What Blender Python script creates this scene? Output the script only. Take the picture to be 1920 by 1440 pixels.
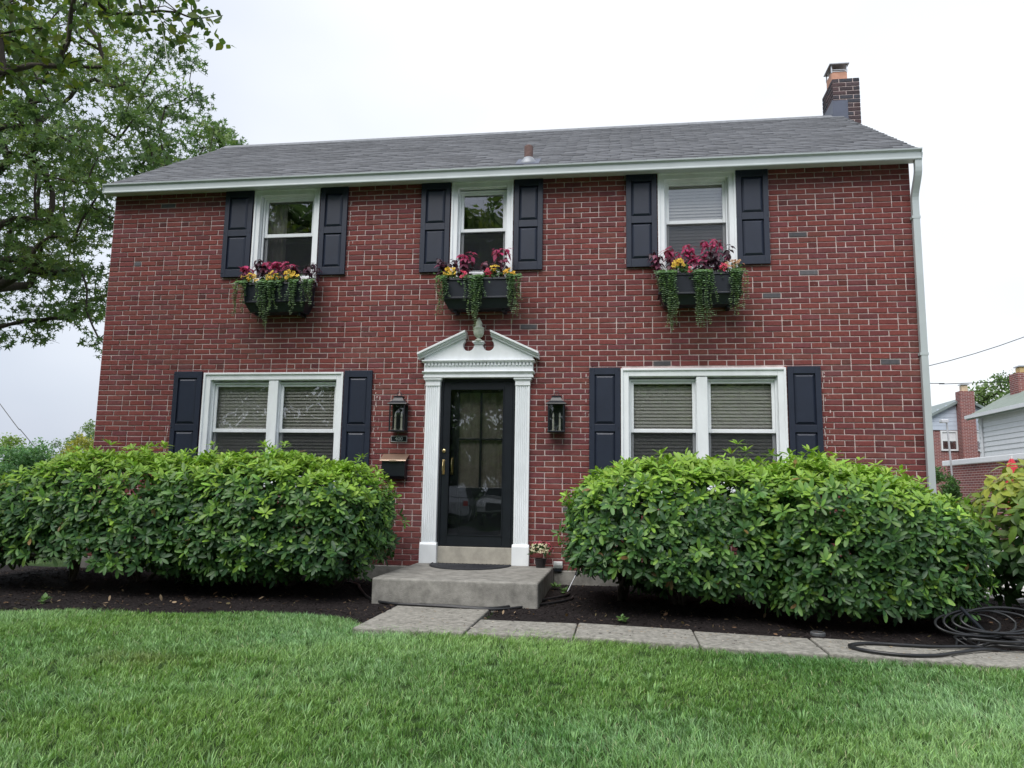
import bpy, math, random
import numpy as np
from mathutils import Vector, Matrix

for o in list(bpy.data.objects): bpy.data.objects.remove(o)
SC = bpy.context.scene
COL = SC.collection
R = math.radians
rng = np.random.RandomState(7)
random.seed(7)

# ------------------------------------------------------------------ camera
# World: X along the facade (right), Y into the house, Z up. Facade brick face is Y = 0.
CAM = Vector((0.0, -9.1288, 1.10))
yaw, pitch, roll = -0.14299, 0.139946, 0.016134
fw = Vector((math.sin(yaw)*math.cos(pitch), math.cos(yaw)*math.cos(pitch), math.sin(pitch)))
r0 = Vector((math.cos(yaw), -math.sin(yaw), 0)); u0 = r0.cross(fw)
r_ = math.cos(roll)*r0 + math.sin(roll)*u0; u_ = -math.sin(roll)*r0 + math.cos(roll)*u0
cd = bpy.data.cameras.new('camera'); cam = bpy.data.objects.new('camera', cd); COL.objects.link(cam)
cam.matrix_world = Matrix(((r_.x, u_.x, -fw.x, CAM.x), (r_.y, u_.y, -fw.y, CAM.y), (r_.z, u_.z, -fw.z, CAM.z), (0, 0, 0, 1)))
cd.sensor_width = 36; cd.lens = 36*1442/1920; cd.clip_end = 2000; cd.clip_start = .05
SC.camera = cam
SC.render.resolution_x = 1024; SC.render.resolution_y = 768

# ------------------------------------------------------------------ sky, sun, exposure
SUN_EL, SUN_AZ = 56.0, 200.0            # azimuth clockwise from +Y
W = bpy.data.worlds.new('World'); SC.world = W; W.use_nodes = True
nt = W.node_tree; nt.nodes.clear()
out = nt.nodes.new('ShaderNodeOutputWorld'); bg = nt.nodes.new('ShaderNodeBackground')
sky = nt.nodes.new('ShaderNodeTexSky'); sky.sky_type = 'NISHITA'; sky.sun_disc = False
sky.sun_elevation = R(SUN_EL); sky.sun_rotation = R(SUN_AZ); sky.dust_density = 4; sky.air_density = 1.2
tc = nt.nodes.new('ShaderNodeTexCoord'); mp = nt.nodes.new('ShaderNodeMapping')
mp.inputs['Scale'].default_value = (1, 1, 1.8); mp.inputs['Location'].default_value = (.62, .2, .1)
nz = nt.nodes.new('ShaderNodeTexNoise'); nz.inputs['Scale'].default_value = 1.5; nz.inputs['Detail'].default_value = 4
rp = nt.nodes.new('ShaderNodeValToRGB')                     # the overcast deck: pale lavender to white cloud
rp.color_ramp.elements[0].position = .30; rp.color_ramp.elements[0].color = (.60, .655, .775, 1)
rp.color_ramp.elements[1].position = .80; rp.color_ramp.elements[1].color = (1.12, 1.14, 1.16, 1)
vm = nt.nodes.new('ShaderNodeVectorMath'); vm.operation = 'SCALE'; vm.inputs['Scale'].default_value = 4.9
mx = nt.nodes.new('ShaderNodeMixRGB'); mx.inputs['Fac'].default_value = .88
L = nt.links.new
L(tc.outputs['Generated'], mp.inputs['Vector']); L(mp.outputs['Vector'], nz.inputs['Vector'])
# the deck is thinnest towards the veiled bright patch of sky up over the right end of the roof
dt = nt.nodes.new('ShaderNodeVectorMath'); dt.operation = 'DOT_PRODUCT'; dt.inputs[1].default_value = Vector((.30, .78, .55)).normalized()
gm_ = nt.nodes.new('ShaderNodeMapRange'); gm_.inputs['From Min'].default_value = .45; gm_.inputs['From Max'].default_value = 1.0; gm_.inputs['To Min'].default_value = -.02; gm_.inputs['To Max'].default_value = .46
am = nt.nodes.new('ShaderNodeMath'); am.operation = 'MULTIPLY_ADD'; am.inputs[1].default_value = .62
L(tc.outputs['Generated'], dt.inputs[0]); L(dt.outputs['Value'], gm_.inputs['Value']); L(nz.outputs['Fac'], am.inputs[0]); L(gm_.outputs['Result'], am.inputs[2]); L(am.outputs[0], rp.inputs['Fac'])
L(rp.outputs['Color'], vm.inputs[0])
L(sky.outputs['Color'], mx.inputs['Color1']); L(vm.outputs['Vector'], mx.inputs['Color2'])
L(mx.outputs['Color'], bg.inputs['Color']); bg.inputs['Strength'].default_value = .1
L(bg.outputs['Background'], out.inputs['Surface'])

sd = bpy.data.lights.new('fill_sun', 'SUN'); sd.energy = 1.5; sd.angle = R(50); sd.color = (1, .97, .93)  # soft front lamp added to brighten the facade; sunlight comes from behind the house
fill_sun = bpy.data.objects.new('fill_sun', sd); COL.objects.link(fill_sun)
az, el = R(SUN_AZ), R(SUN_EL)
sdir = Vector((math.sin(az)*math.cos(el), math.cos(az)*math.cos(el), math.sin(el)))
fill_sun.rotation_euler = (-sdir).to_track_quat('-Z', 'Y').to_euler()
SC.view_settings.view_transform = 'Standard'; SC.view_settings.look = 'None'
SC.view_settings.exposure = 1.18; SC.view_settings.gamma = 1; SC.view_settings.use_curve_mapping = False
SC.cycles.use_denoising = True; SC.cycles.max_bounces = 7; SC.cycles.transparent_max_bounces = 12
SC.cycles.caustics_reflective = False; SC.cycles.caustics_refractive = False; SC.cycles.sample_clamp_indirect = 6

# ------------------------------------------------------------------ helpers
ORG = {}
def reg(o, origin): ORG[o.name] = Vector(origin); return o
def tag(o, label=None, cat=None, group=None, kind=None):
    if label: o['label'] = label
    if cat: o['category'] = cat
    if group: o['group'] = group
    if kind: o['kind'] = kind
    return o
def thing(name, label, cat, loc=(0, 0, 0), group=None, parent=None):
    o = bpy.data.objects.new(name, None); COL.objects.link(o)
    o.empty_display_size = .1
    if parent:
        o.parent = parent; o.location = Vector(loc)-ORG[parent.name]
    else: o.location = loc
    reg(o, loc)
    return tag(o, label, cat, group) if label else o
def addobj(name, me, mat, parent=None, origin=None):
    o = bpy.data.objects.new(name, me); COL.objects.link(o)
    if mat is not None and not me.materials: me.materials.append(mat)
    if parent: o.parent = parent; reg(o, ORG[parent.name])
    else:
        o.location = origin or (0, 0, 0); reg(o, origin or (0, 0, 0))
    return o

class MB:
    """collects faces, then becomes one mesh object"""
    def __init__(s): s.v = []; s.f = []; s.c = None
    def add(s, vs, fs):
        n = len(s.v); s.v += [tuple(p) for p in vs]; s.f += [tuple(i+n for i in f) for f in fs]; return s
    def box(s, x0, x1, y0, y1, z0, z1):
        return s.add([(x0,y0,z0),(x1,y0,z0),(x1,y1,z0),(x0,y1,z0),(x0,y0,z1),(x1,y0,z1),(x1,y1,z1),(x0,y1,z1)],
                     [(0,3,2,1),(4,5,6,7),(0,1,5,4),(1,2,6,5),(2,3,7,6),(3,0,4,7)])
    def obox(s, c, ax, ay, az, hx, hy, hz):
        c, ax, ay, az = Vector(c), Vector(ax), Vector(ay), Vector(az)
        P = [c+ax*hx*i+ay*hy*j+az*hz*k for k in (-1,1) for (i,j) in ((-1,-1),(1,-1),(1,1),(-1,1))]
        return s.add(P, [(0,3,2,1),(4,5,6,7),(0,1,5,4),(1,2,6,5),(2,3,7,6),(3,0,4,7)])
    def ring(s, x0, x1, z0, z1, w, y0, y1, wb=None):
        wb = w if wb is None else wb
        s.box(x0, x0+w, y0, y1, z0, z1); s.box(x1-w, x1, y0, y1, z0, z1)
        s.box(x0+w, x1-w, y0, y1, z1-w, z1); s.box(x0+w, x1-w, y0, y1, z0, z0+wb); return s
    def prism(s, poly, y0, y1):                     # polygon in XZ pushed through Y
        n = len(poly)
        return s.add([(x, y0, z) for x, z in poly]+[(x, y1, z) for x, z in poly],
                     [tuple(range(n)), tuple(range(2*n-1, n-1, -1))]+[(i, i+n, (i+1) % n+n, (i+1) % n) for i in range(n)])
    def prismx(s, poly, x0, x1):                    # polygon in YZ pushed through X
        n = len(poly)
        return s.add([(x0, y, z) for y, z in poly]+[(x1, y, z) for y, z in poly],
                     [tuple(range(n-1, -1, -1)), tuple(range(n, 2*n))]+[(i, (i+1) % n, (i+1) % n+n, i+n) for i in range(n)])
    def prismz(s, poly, z0, z1):                    # polygon in XY pushed through Z
        n = len(poly)
        return s.add([(x, y, z0) for x, y in poly]+[(x, y, z1) for x, y in poly],
                     [tuple(range(n-1, -1, -1)), tuple(range(n, 2*n))]+[(i, (i+1) % n, (i+1) % n+n, i+n) for i in range(n)])
    def tube(s, pts, r, n=7, cap=True):
        pts = [Vector(p) for p in pts]; m = len(pts)
        rs = list(r) if hasattr(r, '__len__') else [r]*m
        vs, fs = [], []; up = None
        for i, p in enumerate(pts):
            t = (pts[min(i+1, m-1)]-pts[max(i-1, 0)])
            if t.length < 1e-9: t = Vector((0, 0, 1))
            t.normalize()
            if up is None:
                a = Vector((0, 0, 1)) if abs(t.z) < .9 else Vector((1, 0, 0)); up = t.cross(a).normalized()
            else:
                up = (up-t*up.dot(t)); up = up.normalized() if up.length > 1e-6 else t.orthogonal().normalized()
            b = t.cross(up)
            for k in range(n):
                a = 2*math.pi*k/n; vs.append(p+(up*math.cos(a)+b*math.sin(a))*rs[i])
        for i in range(m-1):
            for k in range(n):
                fs.append((i*n+k, i*n+(k+1) % n, (i+1)*n+(k+1) % n, (i+1)*n+k))
        if cap: fs += [tuple(range(n-1, -1, -1)), tuple((m-1)*n+k for k in range(n))]
        return s.add(vs, fs)
    def lathe(s, prof, cx, cy, n=20):
        vs, fs = [], []; m = len(prof)
        for r, z in prof:
            for k in range(n):
                a = 2*math.pi*k/n; vs.append((cx+r*math.cos(a), cy+r*math.sin(a), z))
        for i in range(m-1):
            for k in range(n): fs.append((i*n+k, i*n+(k+1) % n, (i+1)*n+(k+1) % n, (i+1)*n+k))
        fs += [tuple(range(n-1, -1, -1)), tuple((m-1)*n+k for k in range(n))]
        return s.add(vs, fs)
    def mesh(s, name, origin=(0, 0, 0)):
        me = bpy.data.meshes.new(name); o = Vector(origin)
        me.from_pydata([(p[0]-o.x, p[1]-o.y, p[2]-o.z) for p in s.v], [], s.f); me.update(); return me
    def build(s, name, mat, parent=None, origin=None, smooth=False, bevel=0, seg=2):
        og = ORG[parent.name] if parent else (origin or (0, 0, 0))
        me = s.mesh(name, og)
        if smooth: me.polygons.foreach_set('use_smooth', [True]*len(me.polygons))
        o = addobj(name, me, mat, parent, origin)
        if bevel:
            b = o.modifiers.new('bevel', 'BEVEL'); b.width = bevel; b.segments = seg; b.limit_method = 'ANGLE'; b.angle_limit = R(40)
        return o

def trimesh(name, V, T, C=None, smooth=True):
    """fast mesh from numpy arrays: V (n,3), T (m,3), C (n,3) colours in attribute 'col'"""
    me = bpy.data.meshes.new(name)
    V = np.ascontiguousarray(V, np.float32); T = np.ascontiguousarray(T, np.int32)
    me.vertices.add(len(V)); me.vertices.foreach_set('co', V.ravel())
    me.loops.add(T.size); me.loops.foreach_set('vertex_index', T.ravel())
    me.polygons.add(len(T)); me.polygons.foreach_set('loop_start', np.arange(0, T.size, 3, dtype=np.int32))
    me.polygons.foreach_set('loop_total', np.full(len(T), 3, np.int32))
    if smooth: me.polygons.foreach_set('use_smooth', np.ones(len(T), bool))
    if C is not None:
        a = me.color_attributes.new('col', 'FLOAT_COLOR', 'POINT')
        a.data.foreach_set('color', np.c_[C, np.ones(len(C))].astype(np.float32).ravel())
    me.update(calc_edges=True); me.validate(); return me
def inst(tv, tt, M, P, C=None):
    """copies of a template: M (N,3,3) with axes as columns, P (N,3), C (N,3)"""
    N, n = len(P), len(tv)
    V = np.einsum('nij,kj->nki', M, tv)+P[:, None, :]
    T = tt[None]+(np.arange(N)*n)[:, None, None]
    CC = None if C is None else np.repeat(C, n, 0)
    return V.reshape(-1, 3), T.reshape(-1, 3), CC
def join(parts):
    Vs, Ts, Cs, n = [], [], [], 0
    for V, T, C in parts: Vs.append(V); Ts.append(T+n); Cs.append(C); n += len(V)
    return np.concatenate(Vs), np.concatenate(Ts), np.concatenate(Cs)
def nrm(a): return a/np.maximum(np.linalg.norm(a, axis=-1, keepdims=True), 1e-9)
def vnoise(P, seed=0, octaves=2):
    """cheap smooth noise in about -1..1 from sums of sines"""
    q = np.random.RandomState(seed); s = np.zeros(len(P)); amp, f = 1, 1
    for o in range(octaves):
        for k in range(4):
            d = q.normal(size=3); s += amp*np.sin(P@d*f+q.uniform(0, 6.28))
        amp *= .5; f *= 2.1
    return s/4.5

# ------------------------------------------------------------------ materials
def newmat(name):
    m = bpy.data.materials.new(name); m.use_nodes = True; t = m.node_tree
    return m, t, t.nodes['Principled BSDF']
def N(t, typ, **kw):
    n = t.nodes.new(typ)
    for k, v in kw.items():
        if k in n.inputs: n.inputs[k].default_value = v
        else: setattr(n, k, v)
    return n
def objco(t, scale=(1, 1, 1)):
    g = N(t, 'ShaderNodeNewGeometry'); m = N(t, 'ShaderNodeMapping'); m.inputs['Scale'].default_value = scale
    t.links.new(g.outputs['Position'], m.inputs['Vector']); return m.outputs['Vector']
def simple(name, col, rough=.6, metal=0, var=.18, nscale=6, bump=0, bscale=60, spec=.5, stretch=(1, 1, 1)):
    """plain paint/metal/stone with slight mottling and relief"""
    m, t, b = newmat(name); v = objco(t, stretch)
    n = N(t, 'ShaderNodeTexNoise', Scale=nscale, Detail=5.0, Roughness=.65); t.links.new(v, n.inputs['Vector'])
    r = N(t, 'ShaderNodeValToRGB'); e = r.color_ramp.elements
    e[0].position = .3; e[1].position = .7
    e[0].color = tuple(c*(1-var) for c in col)+(1,); e[1].color = tuple(min(1, c*(1+var)) for c in col)+(1,)
    t.links.new(n.outputs['Fac'], r.inputs['Fac']); t.links.new(r.outputs['Color'], b.inputs['Base Color'])
    b.inputs['Roughness'].default_value = rough; b.inputs['Metallic'].default_value = metal
    b.inputs['Specular IOR Level'].default_value = spec
    if bump:
        n2 = N(t, 'ShaderNodeTexNoise', Scale=bscale, Detail=4.0); t.links.new(v, n2.inputs['Vector'])
        bp = N(t, 'ShaderNodeBump', Strength=bump, Distance=.01); t.links.new(n2.outputs['Fac'], bp.inputs['Height'])
        t.links.new(bp.outputs['Normal'], b.inputs['Normal'])
    return m
def leafmat(name, rough=.42, trans=.3, spec=.5, tmul=1.6):
    m, t, b = newmat(name)
    a = N(t, 'ShaderNodeAttribute', attribute_name='col'); v = objco(t)
    n = N(t, 'ShaderNodeTexNoise', Scale=35.0, Detail=2.0); t.links.new(v, n.inputs['Vector'])
    mr = N(t, 'ShaderNodeMapRange'); mr.inputs['To Min'].default_value = .8; mr.inputs['To Max'].default_value = 1.2
    t.links.new(n.outputs['Fac'], mr.inputs['Value'])
    sc = N(t, 'ShaderNodeVectorMath', operation='SCALE'); t.links.new(a.outputs['Color'], sc.inputs[0]); t.links.new(mr.outputs['Result'], sc.inputs['Scale'])
    t.links.new(sc.outputs['Vector'], b.inputs['Base Color'])
    b.inputs['Roughness'].default_value = rough; b.inputs['Specular IOR Level'].default_value = spec
    tr = N(t, 'ShaderNodeBsdfTranslucent'); sc2 = N(t, 'ShaderNodeVectorMath', operation='MULTIPLY')
    sc2.inputs[1].default_value = (tmul, tmul*1.05, tmul*.6)
    t.links.new(sc.outputs['Vector'], sc2.inputs[0]); t.links.new(sc2.outputs['Vector'], tr.inputs['Color'])
    mx = N(t, 'ShaderNodeMixShader'); mx.inputs['Fac'].default_value = trans
    t.links.new(b.outputs['BSDF'], mx.inputs[1]); t.links.new(tr.outputs['BSDF'], mx.inputs[2])
    t.links.new(mx.outputs['Shader'], t.nodes['Material Output'].inputs['Surface']); return m
def brickmat(name, source):
    m, t, b = newmat(name)
    if source == 'object': a = N(t, 'ShaderNodeObjectInfo'); cs = a.outputs['Color']
    else: a = N(t, 'ShaderNodeAttribute', attribute_name='col'); cs = a.outputs['Color']
    v = objco(t)
    n = N(t, 'ShaderNodeTexNoise', Scale=28.0, Detail=5.0, Roughness=.7); t.links.new(v, n.inputs['Vector'])
    mr = N(t, 'ShaderNodeMapRange'); mr.inputs['From Min'].default_value = .3; mr.inputs['From Max'].default_value = .7
    mr.inputs['To Min'].default_value = .74; mr.inputs['To Max'].default_value = 1.22
    t.links.new(n.outputs['Fac'], mr.inputs['Value'])
    sc = N(t, 'ShaderNodeVectorMath', operation='SCALE'); t.links.new(cs, sc.inputs[0]); t.links.new(mr.outputs['Result'], sc.inputs['Scale'])
    # pale lime bloom and specks on the face, in patches
    n3 = N(t, 'ShaderNodeTexNoise', Scale=1.1, Detail=6.0, Roughness=.75); t.links.new(v, n3.inputs['Vector'])
    m3 = N(t, 'ShaderNodeMapRange'); m3.inputs['From Min'].default_value = .52; m3.inputs['From Max'].default_value = .8; m3.inputs['To Max'].default_value = .33
    t.links.new(n3.outputs['Fac'], m3.inputs['Value'])
    mxc = N(t, 'ShaderNodeMixRGB'); mxc.inputs['Color2'].default_value = (.30, .19, .18, 1)
    t.links.new(m3.outputs['Result'], mxc.inputs['Fac']); t.links.new(sc.outputs['Vector'], mxc.inputs['Color1'])
    n4 = N(t, 'ShaderNodeTexNoise', Scale=75.0, Detail=1.0); t.links.new(v, n4.inputs['Vector'])
    m4 = N(t, 'ShaderNodeMapRange'); m4.inputs['From Min'].default_value = .74; m4.inputs['From Max'].default_value = .8; m4.inputs['To Max'].default_value = .75
    t.links.new(n4.outputs['Fac'], m4.inputs['Value'])
    mxd = N(t, 'ShaderNodeMixRGB'); mxd.inputs['Color2'].default_value = (.5, .42, .4, 1)
    t.links.new(m4.outputs['Result'], mxd.inputs['Fac']); t.links.new(mxc.outputs['Color'], mxd.inputs['Color1'])
    t.links.new(mxd.outputs['Color'], b.inputs['Base Color'])
    b.inputs['Roughness'].default_value = .85; b.inputs['Specular IOR Level'].default_value = .25
    n2 = N(t, 'ShaderNodeTexNoise', Scale=140.0, Detail=4.0); t.links.new(v, n2.inputs['Vector'])
    bp = N(t, 'ShaderNodeBump', Strength=.5, Distance=.004); t.links.new(n2.outputs['Fac'], bp.inputs['Height'])
    t.links.new(bp.outputs['Normal'], b.inputs['Normal']); return m
def glassmat(name, tint=(.9, .95, .95), refl=.16, rough=0.0):
    m, t, b = newmat(name); t.nodes.remove(b)
    tr = N(t, 'ShaderNodeBsdfTransparent'); tr.inputs['Color'].default_value = tint+(1,)
    gl = N(t, 'ShaderNodeBsdfGlossy'); gl.inputs['Roughness'].default_value = rough; gl.inputs['Color'].default_value = (.95, .97, 1, 1)
    fr = N(t, 'ShaderNodeLayerWeight'); fr.inputs['Blend'].default_value = .3
    mr = N(t, 'ShaderNodeMapRange'); mr.inputs['To Min'].default_value = refl; mr.inputs['To Max'].default_value = .9
    v = objco(t); n = N(t, 'ShaderNodeTexNoise', Scale=2.2, Detail=1.0); t.links.new(v, n.inputs['Vector'])
    bp = N(t, 'ShaderNodeBump', Strength=.12, Distance=.02); t.links.new(n.outputs['Fac'], bp.inputs['Height']); t.links.new(bp.outputs['Normal'], gl.inputs['Normal'])
    t.links.new(fr.outputs['Fresnel'], mr.inputs['Value'])
    mx = N(t, 'ShaderNodeMixShader'); t.links.new(mr.outputs['Result'], mx.inputs['Fac'])
    t.links.new(tr.outputs['BSDF'], mx.inputs[1]); t.links.new(gl.outputs['BSDF'], mx.inputs[2])
    t.links.new(mx.outputs['Shader'], t.nodes['Material Output'].inputs['Surface']); return m

M = {}
M['brick'] = brickmat('brick', 'attr'); M['brick_one'] = brickmat('brick_one', 'object')
M['mortar'] = simple('mortar', (.60, .495, .48), .95, var=.2, nscale=9, bump=.6, bscale=120, spec=.1)
M['trim'] = simple('trim_white', (.80, .835, .86), .45, var=.08, nscale=5, bump=.02, bscale=30, stretch=(1, 1, .35))
M['gutter'] = simple('gutter_white', (.46, .51, .52), .35, var=.07, nscale=2, spec=.5)
M['shutter'] = simple('shutter_navy', (.0145, .0210, .040), .42, var=.12, nscale=4, bump=.06, bscale=80)
M['black'] = simple('black_metal', (.010, .013, .018), .33, var=.2, nscale=8, bump=.05)
M['boxpaint'] = simple('box_paint', (.012, .016, .026), .42, var=.2, nscale=8)
M['shingle'] = leafmat('shingle', .9, 0.0, .2)
M['dark'] = simple('roof_dark', (.05, .05, .055), .9)
M['concrete'] = simple('concrete', (.25, .243, .222), .9, var=.34, nscale=9, bump=.5, bscale=90, spec=.2)
M['stone'] = simple('sill_stone', (.38, .36, .31), .85, var=.22, nscale=7, bump=.3, bscale=60)
M['glass'] = glassmat('glass', (.985, .99, .99), .085); M['glassdoor'] = glassmat('glass_door', (.97, .98, .98), .05)
M['lampglass'] = glassmat('lantern_glass', (.95, .97, .95), .03)
M['room'] = simple('room_wall', (.16, .15, .14), .9)
M['slat'] = simple('blind_slat', (.88, .86, .80), .5, var=.05)
M['curtain'] = simple('curtain_cloth', (.42, .40, .36), .9, var=.1, nscale=10)
M['doorcloth'] = simple('door_curtain', (.40, .35, .29), .9, var=.22, nscale=9)
M['brass'] = simple('brass', (.62, .48, .24), .28, metal=1, var=.1)
M['copper'] = simple('copper_lid', (.66, .50, .38), .3, metal=.8, var=.12)
M['cream'] = simple('candle_cream', (.70, .66, .56), .6, var=.06)
M['leaf'] = leafmat('shrub_leaf', .42, .22, .38); M['treeleaf'] = leafmat('tree_leaf', .5, .38, .35)
M['petal'] = leafmat('petal', .6, .25, .3); M['softleaf'] = leafmat('small_leaf', .5, .25, .35)
M['bark'] = simple('bark', (.055, .045, .036), .95, var=.4, nscale=14, bump=.8, bscale=30, stretch=(1, 1, .3))
M['stem'] = simple('stem', (.05, .085, .03), .7)
M['woodstem'] = simple('shrub_wood', (.075, .058, .045), .9, var=.35, nscale=20, bump=.5)
M['urn'] = simple('weathered_white', (.58, .62, .54), .75, var=.25, nscale=22, bump=.4, bscale=70)
M['terracotta'] = simple('terracotta', (.50, .27, .19), .85, var=.2, nscale=8, bump=.3)
M['steel'] = simple('galvanised', (.55, .56, .58), .4, metal=.6, var=.12)
M['lead'] = simple('lead_flashing', (.085, .10, .145), .5, var=.15)
M['rust'] = simple('rusty_pipe', (.16, .10, .09), .85, var=.3, nscale=18, bump=.4)
M['rubber'] = simple('hose_rubber', (.018, .019, .021), .38, var=.2, spec=.5)
M['mat'] = simple('mat_rubber', (.030, .032, .038), .85, var=.3, nscale=60, bump=.8, bscale=150)
M['plastic'] = simple('pot_plastic', (.016, .014, .016), .45)
M['white'] = simple('white_plastic', (.74, .76, .77), .4, var=.05)

# ------------------------------------------------------------------ ground, bed, walk
def sstep(a, b, x): t = np.clip((x-a)/(b-a), 0, 1); return t*t*(3-2*t)
def gz(x, y):
    z = np.where(y > -3.0, 0.0, np.where(y > -10, (y+3.0)*.045, -.315))
    return z-.022*np.clip(x+.4, 0, 4)*sstep(-1.2, -2.4, y)*sstep(-14, -9, y)
def grid(name, xs, ys, zf, mat, kind='structure'):
    X, Y = np.meshgrid(xs, ys); Z = zf(X, Y)
    V = np.stack([X.ravel(), Y.ravel(), Z.ravel()], 1); nx = len(xs)
    i, j = np.meshgrid(np.arange(nx-1), np.arange(len(ys)-1)); a = (j*nx+i).ravel()
    T = np.concatenate([np.stack([a, a+1, a+nx+1], 1), np.stack([a, a+nx+1, a+nx], 1)])
    o = addobj(name, trimesh(name, V, T), mat); tag(o, kind=kind); return o
def groundmat():
    m, t, b = newmat('lawn_soil'); v = objco(t)
    n = N(t, 'ShaderNodeTexNoise', Scale=1.2, Detail=8.0, Roughness=.75); t.links.new(v, n.inputs['Vector'])
    r = N(t, 'ShaderNodeValToRGB'); e = r.color_ramp.elements; e[0].position = .35; e[1].position = .68
    e[0].color = (.028, .055, .018, 1); e[1].color = (.06, .105, .032, 1)
    t.links.new(n.outputs['Fac'], r.inputs['Fac']); t.links.new(r.outputs['Color'], b.inputs['Base Color'])
    n2 = N(t, 'ShaderNodeTexNoise', Scale=60.0, Detail=4.0); t.links.new(v, n2.inputs['Vector'])
    bp = N(t, 'ShaderNodeBump', Strength=1.0, Distance=.03); t.links.new(n2.outputs['Fac'], bp.inputs['Height']); t.links.new(bp.outputs['Normal'], b.inputs['Normal'])
    b.inputs['Roughness'].default_value = .95; b.inputs['Specular IOR Level'].default_value = .1; return m
xs = np.r_[np.linspace(-600, -40, 15), np.linspace(-30, 30, 61), np.linspace(40, 600, 15)]
ys = np.r_[np.linspace(-600, -40, 15), np.linspace(-30, 30, 61), np.linspace(40, 900, 20)]
ground = grid('ground', xs, ys, lambda X, Y: gz(X, Y)-.03, groundmat())


EDGE_X = [-30, -9, -5.5, -4.5, -2.85, -2.45, -2.1]; EDGE_Y = [-3.6, -3.35, -2.82, -2.58, -2.28, -2.42, -2.85]
def lawn_edge(x):                                   # grass lies on the camera side of this line
    return np.where(x < -2.1, np.interp(x, EDGE_X, EDGE_Y)+.05*np.sin(x*5.1), -2.86+.03*np.sin(x*7)+.02*np.sin(x*17))
def bed_mask(x, y):
    f = np.where(x < -2.1, np.interp(x, EDGE_X, EDGE_Y), np.where(x < -1.22, -1.72, -2.4))
    return sstep(-.04, .10, y-f)
def bed_z(x, y):
    P = np.stack([np.ravel(x)*1.6, np.ravel(y)*1.6, 0*np.ravel(x)], 1)
    n = vnoise(P*1.5, 3, 3).reshape(np.shape(x))
    m = bed_mask(x, y); mound = .05*sstep(-1.9, -.6, y)*(1-.6*np.exp(-((x+1.6)/1.2)**2))
    return gz(x, y)-.06+m*(.072+.012*n+mound)
M['mulch'] = simple('mulch', (.016, .013, .013), .95, var=.5, nscale=40, bump=1.0, bscale=55, spec=.15)
bed = grid('mulch_bed', np.arange(-9, 5.4, .07), np.arange(-3.6, .12, .07), bed_z, M['mulch'])

# walk of separate concrete slabs, each its own piece
walk = thing('walkway', None, None, (0, 0, 0)); walk['kind'] = 'structure'
M['slab'] = simple('walk_concrete', (.275, .265, .235), .92, var=.42, nscale=22, bump=.8, bscale=140, spec=.2)
def slab(x0, x1, y0, y1, dz):
    zs = [float(gz(np.array(x), np.array(y)))+.018+dz for x, y in ((x0, y0), (x1, y0), (x1, y1), (x0, y1))]
    m = MB(); m.add([(x0, y0, -.25), (x1, y0, -.25), (x1, y1, -.25), (x0, y1, -.25), (x0, y0, zs[0]), (x1, y0, zs[1]), (x1, y1, zs[2]), (x0, y1, zs[3])],
                    [(0, 3, 2, 1), (4, 5, 6, 7), (0, 1, 5, 4), (1, 2, 6, 5), (2, 3, 7, 6), (3, 0, 4, 7)])
    m.build('slab', M['slab'], walk, bevel=.012)
slab(-2.12, -1.226, -3.06, -1.74, .004)
xj = [-1.214, -.372, .572, 1.488, 2.40, 3.32, 4.24, 5.2]
for k in range(len(xj)-1): slab(xj[k]+.006, xj[k+1]-.006, -3.04, -2.42, [0, .006, -.004, .004, 0, .003, 0][k])
m = MB(); m.box(4.55, 8.6, -13.5, 22, -.3, .0); drive = m.build('driveway', simple('drive_concrete', (.55, .54, .51), .9, var=.1, nscale=2, bump=.3), origin=(0, 0, 0)); tag(drive, kind='structure')
m = MB(); m.box(-300, 300, -21.5, -14.5, -.4, -.30); road = m.build('road', simple('asphalt', (.055, .055, .058), .9, var=.2, nscale=3, bump=.5), origin=(0, 0, 0)); tag(road, kind='structure')
m = MB(); m.box(-300, 300, -14.5, -14.32, -.4, -.19); tag(m.build('kerb', M['concrete'], origin=(0, 0, 0)), kind='structure')

# ------------------------------------------------------------------ the house
XL, XR, ZB, ZT = -6.793, 3.345, .21, 5.0
YB = 5.75
house = thing('brick_house', 'two storey red brick house with black shutters and white pedimented front door', 'house', (0, 0, 0))
# openings: x0, x1, z0, z1
WIN = dict(low_left=(-5.303, -3.443, 1.16, 2.552), low_right=(-.005, 1.871, 1.16, 2.572),
           up_left=(-4.766, -3.873, 3.72, 4.99), up_mid=(-2.117, -1.335, 3.72, 4.99), up_right=(.447, 1.362, 3.72, 4.99))
DOOR = (-2.19, -1.265, .255, 2.47)
OPEN = list(WIN.values())+[DOOR]
def inside(x, z): return any(a < x < b and c < z < d for a, b, c, d in OPEN)
xsu = sorted({XL, XR, *[o[0]+.03 for o in OPEN], *[o[1]-.03 for o in OPEN]}); zsu = sorted({ZB, ZT+.12, *[o[2]+.03 for o in OPEN], *[min(o[3]-.03, 4.96) for o in OPEN]})
OP2 = [(a+.03, b-.03, c+.03, min(d-.03, 4.96)) for a, b, c, d in OPEN]
m = MB(); YM, YI = .009, .24
for i in range(len(xsu)-1):
    for j in range(len(zsu)-1):
        x0, x1, z0, z1 = xsu[i], xsu[i+1], zsu[j], zsu[j+1]; cx, cz = (x0+x1)/2, (z0+z1)/2
        if any(a < cx < b and c < cz < d for a, b, c, d in OP2): continue
        m.add([(x0, YM, z0), (x1, YM, z0), (x1, YM, z1), (x0, YM, z1)], [(0, 1, 2, 3)])
        m.add([(x0, YI, z0), (x1, YI, z0), (x1, YI, z1), (x0, YI, z1)], [(3, 2, 1, 0)])
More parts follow.
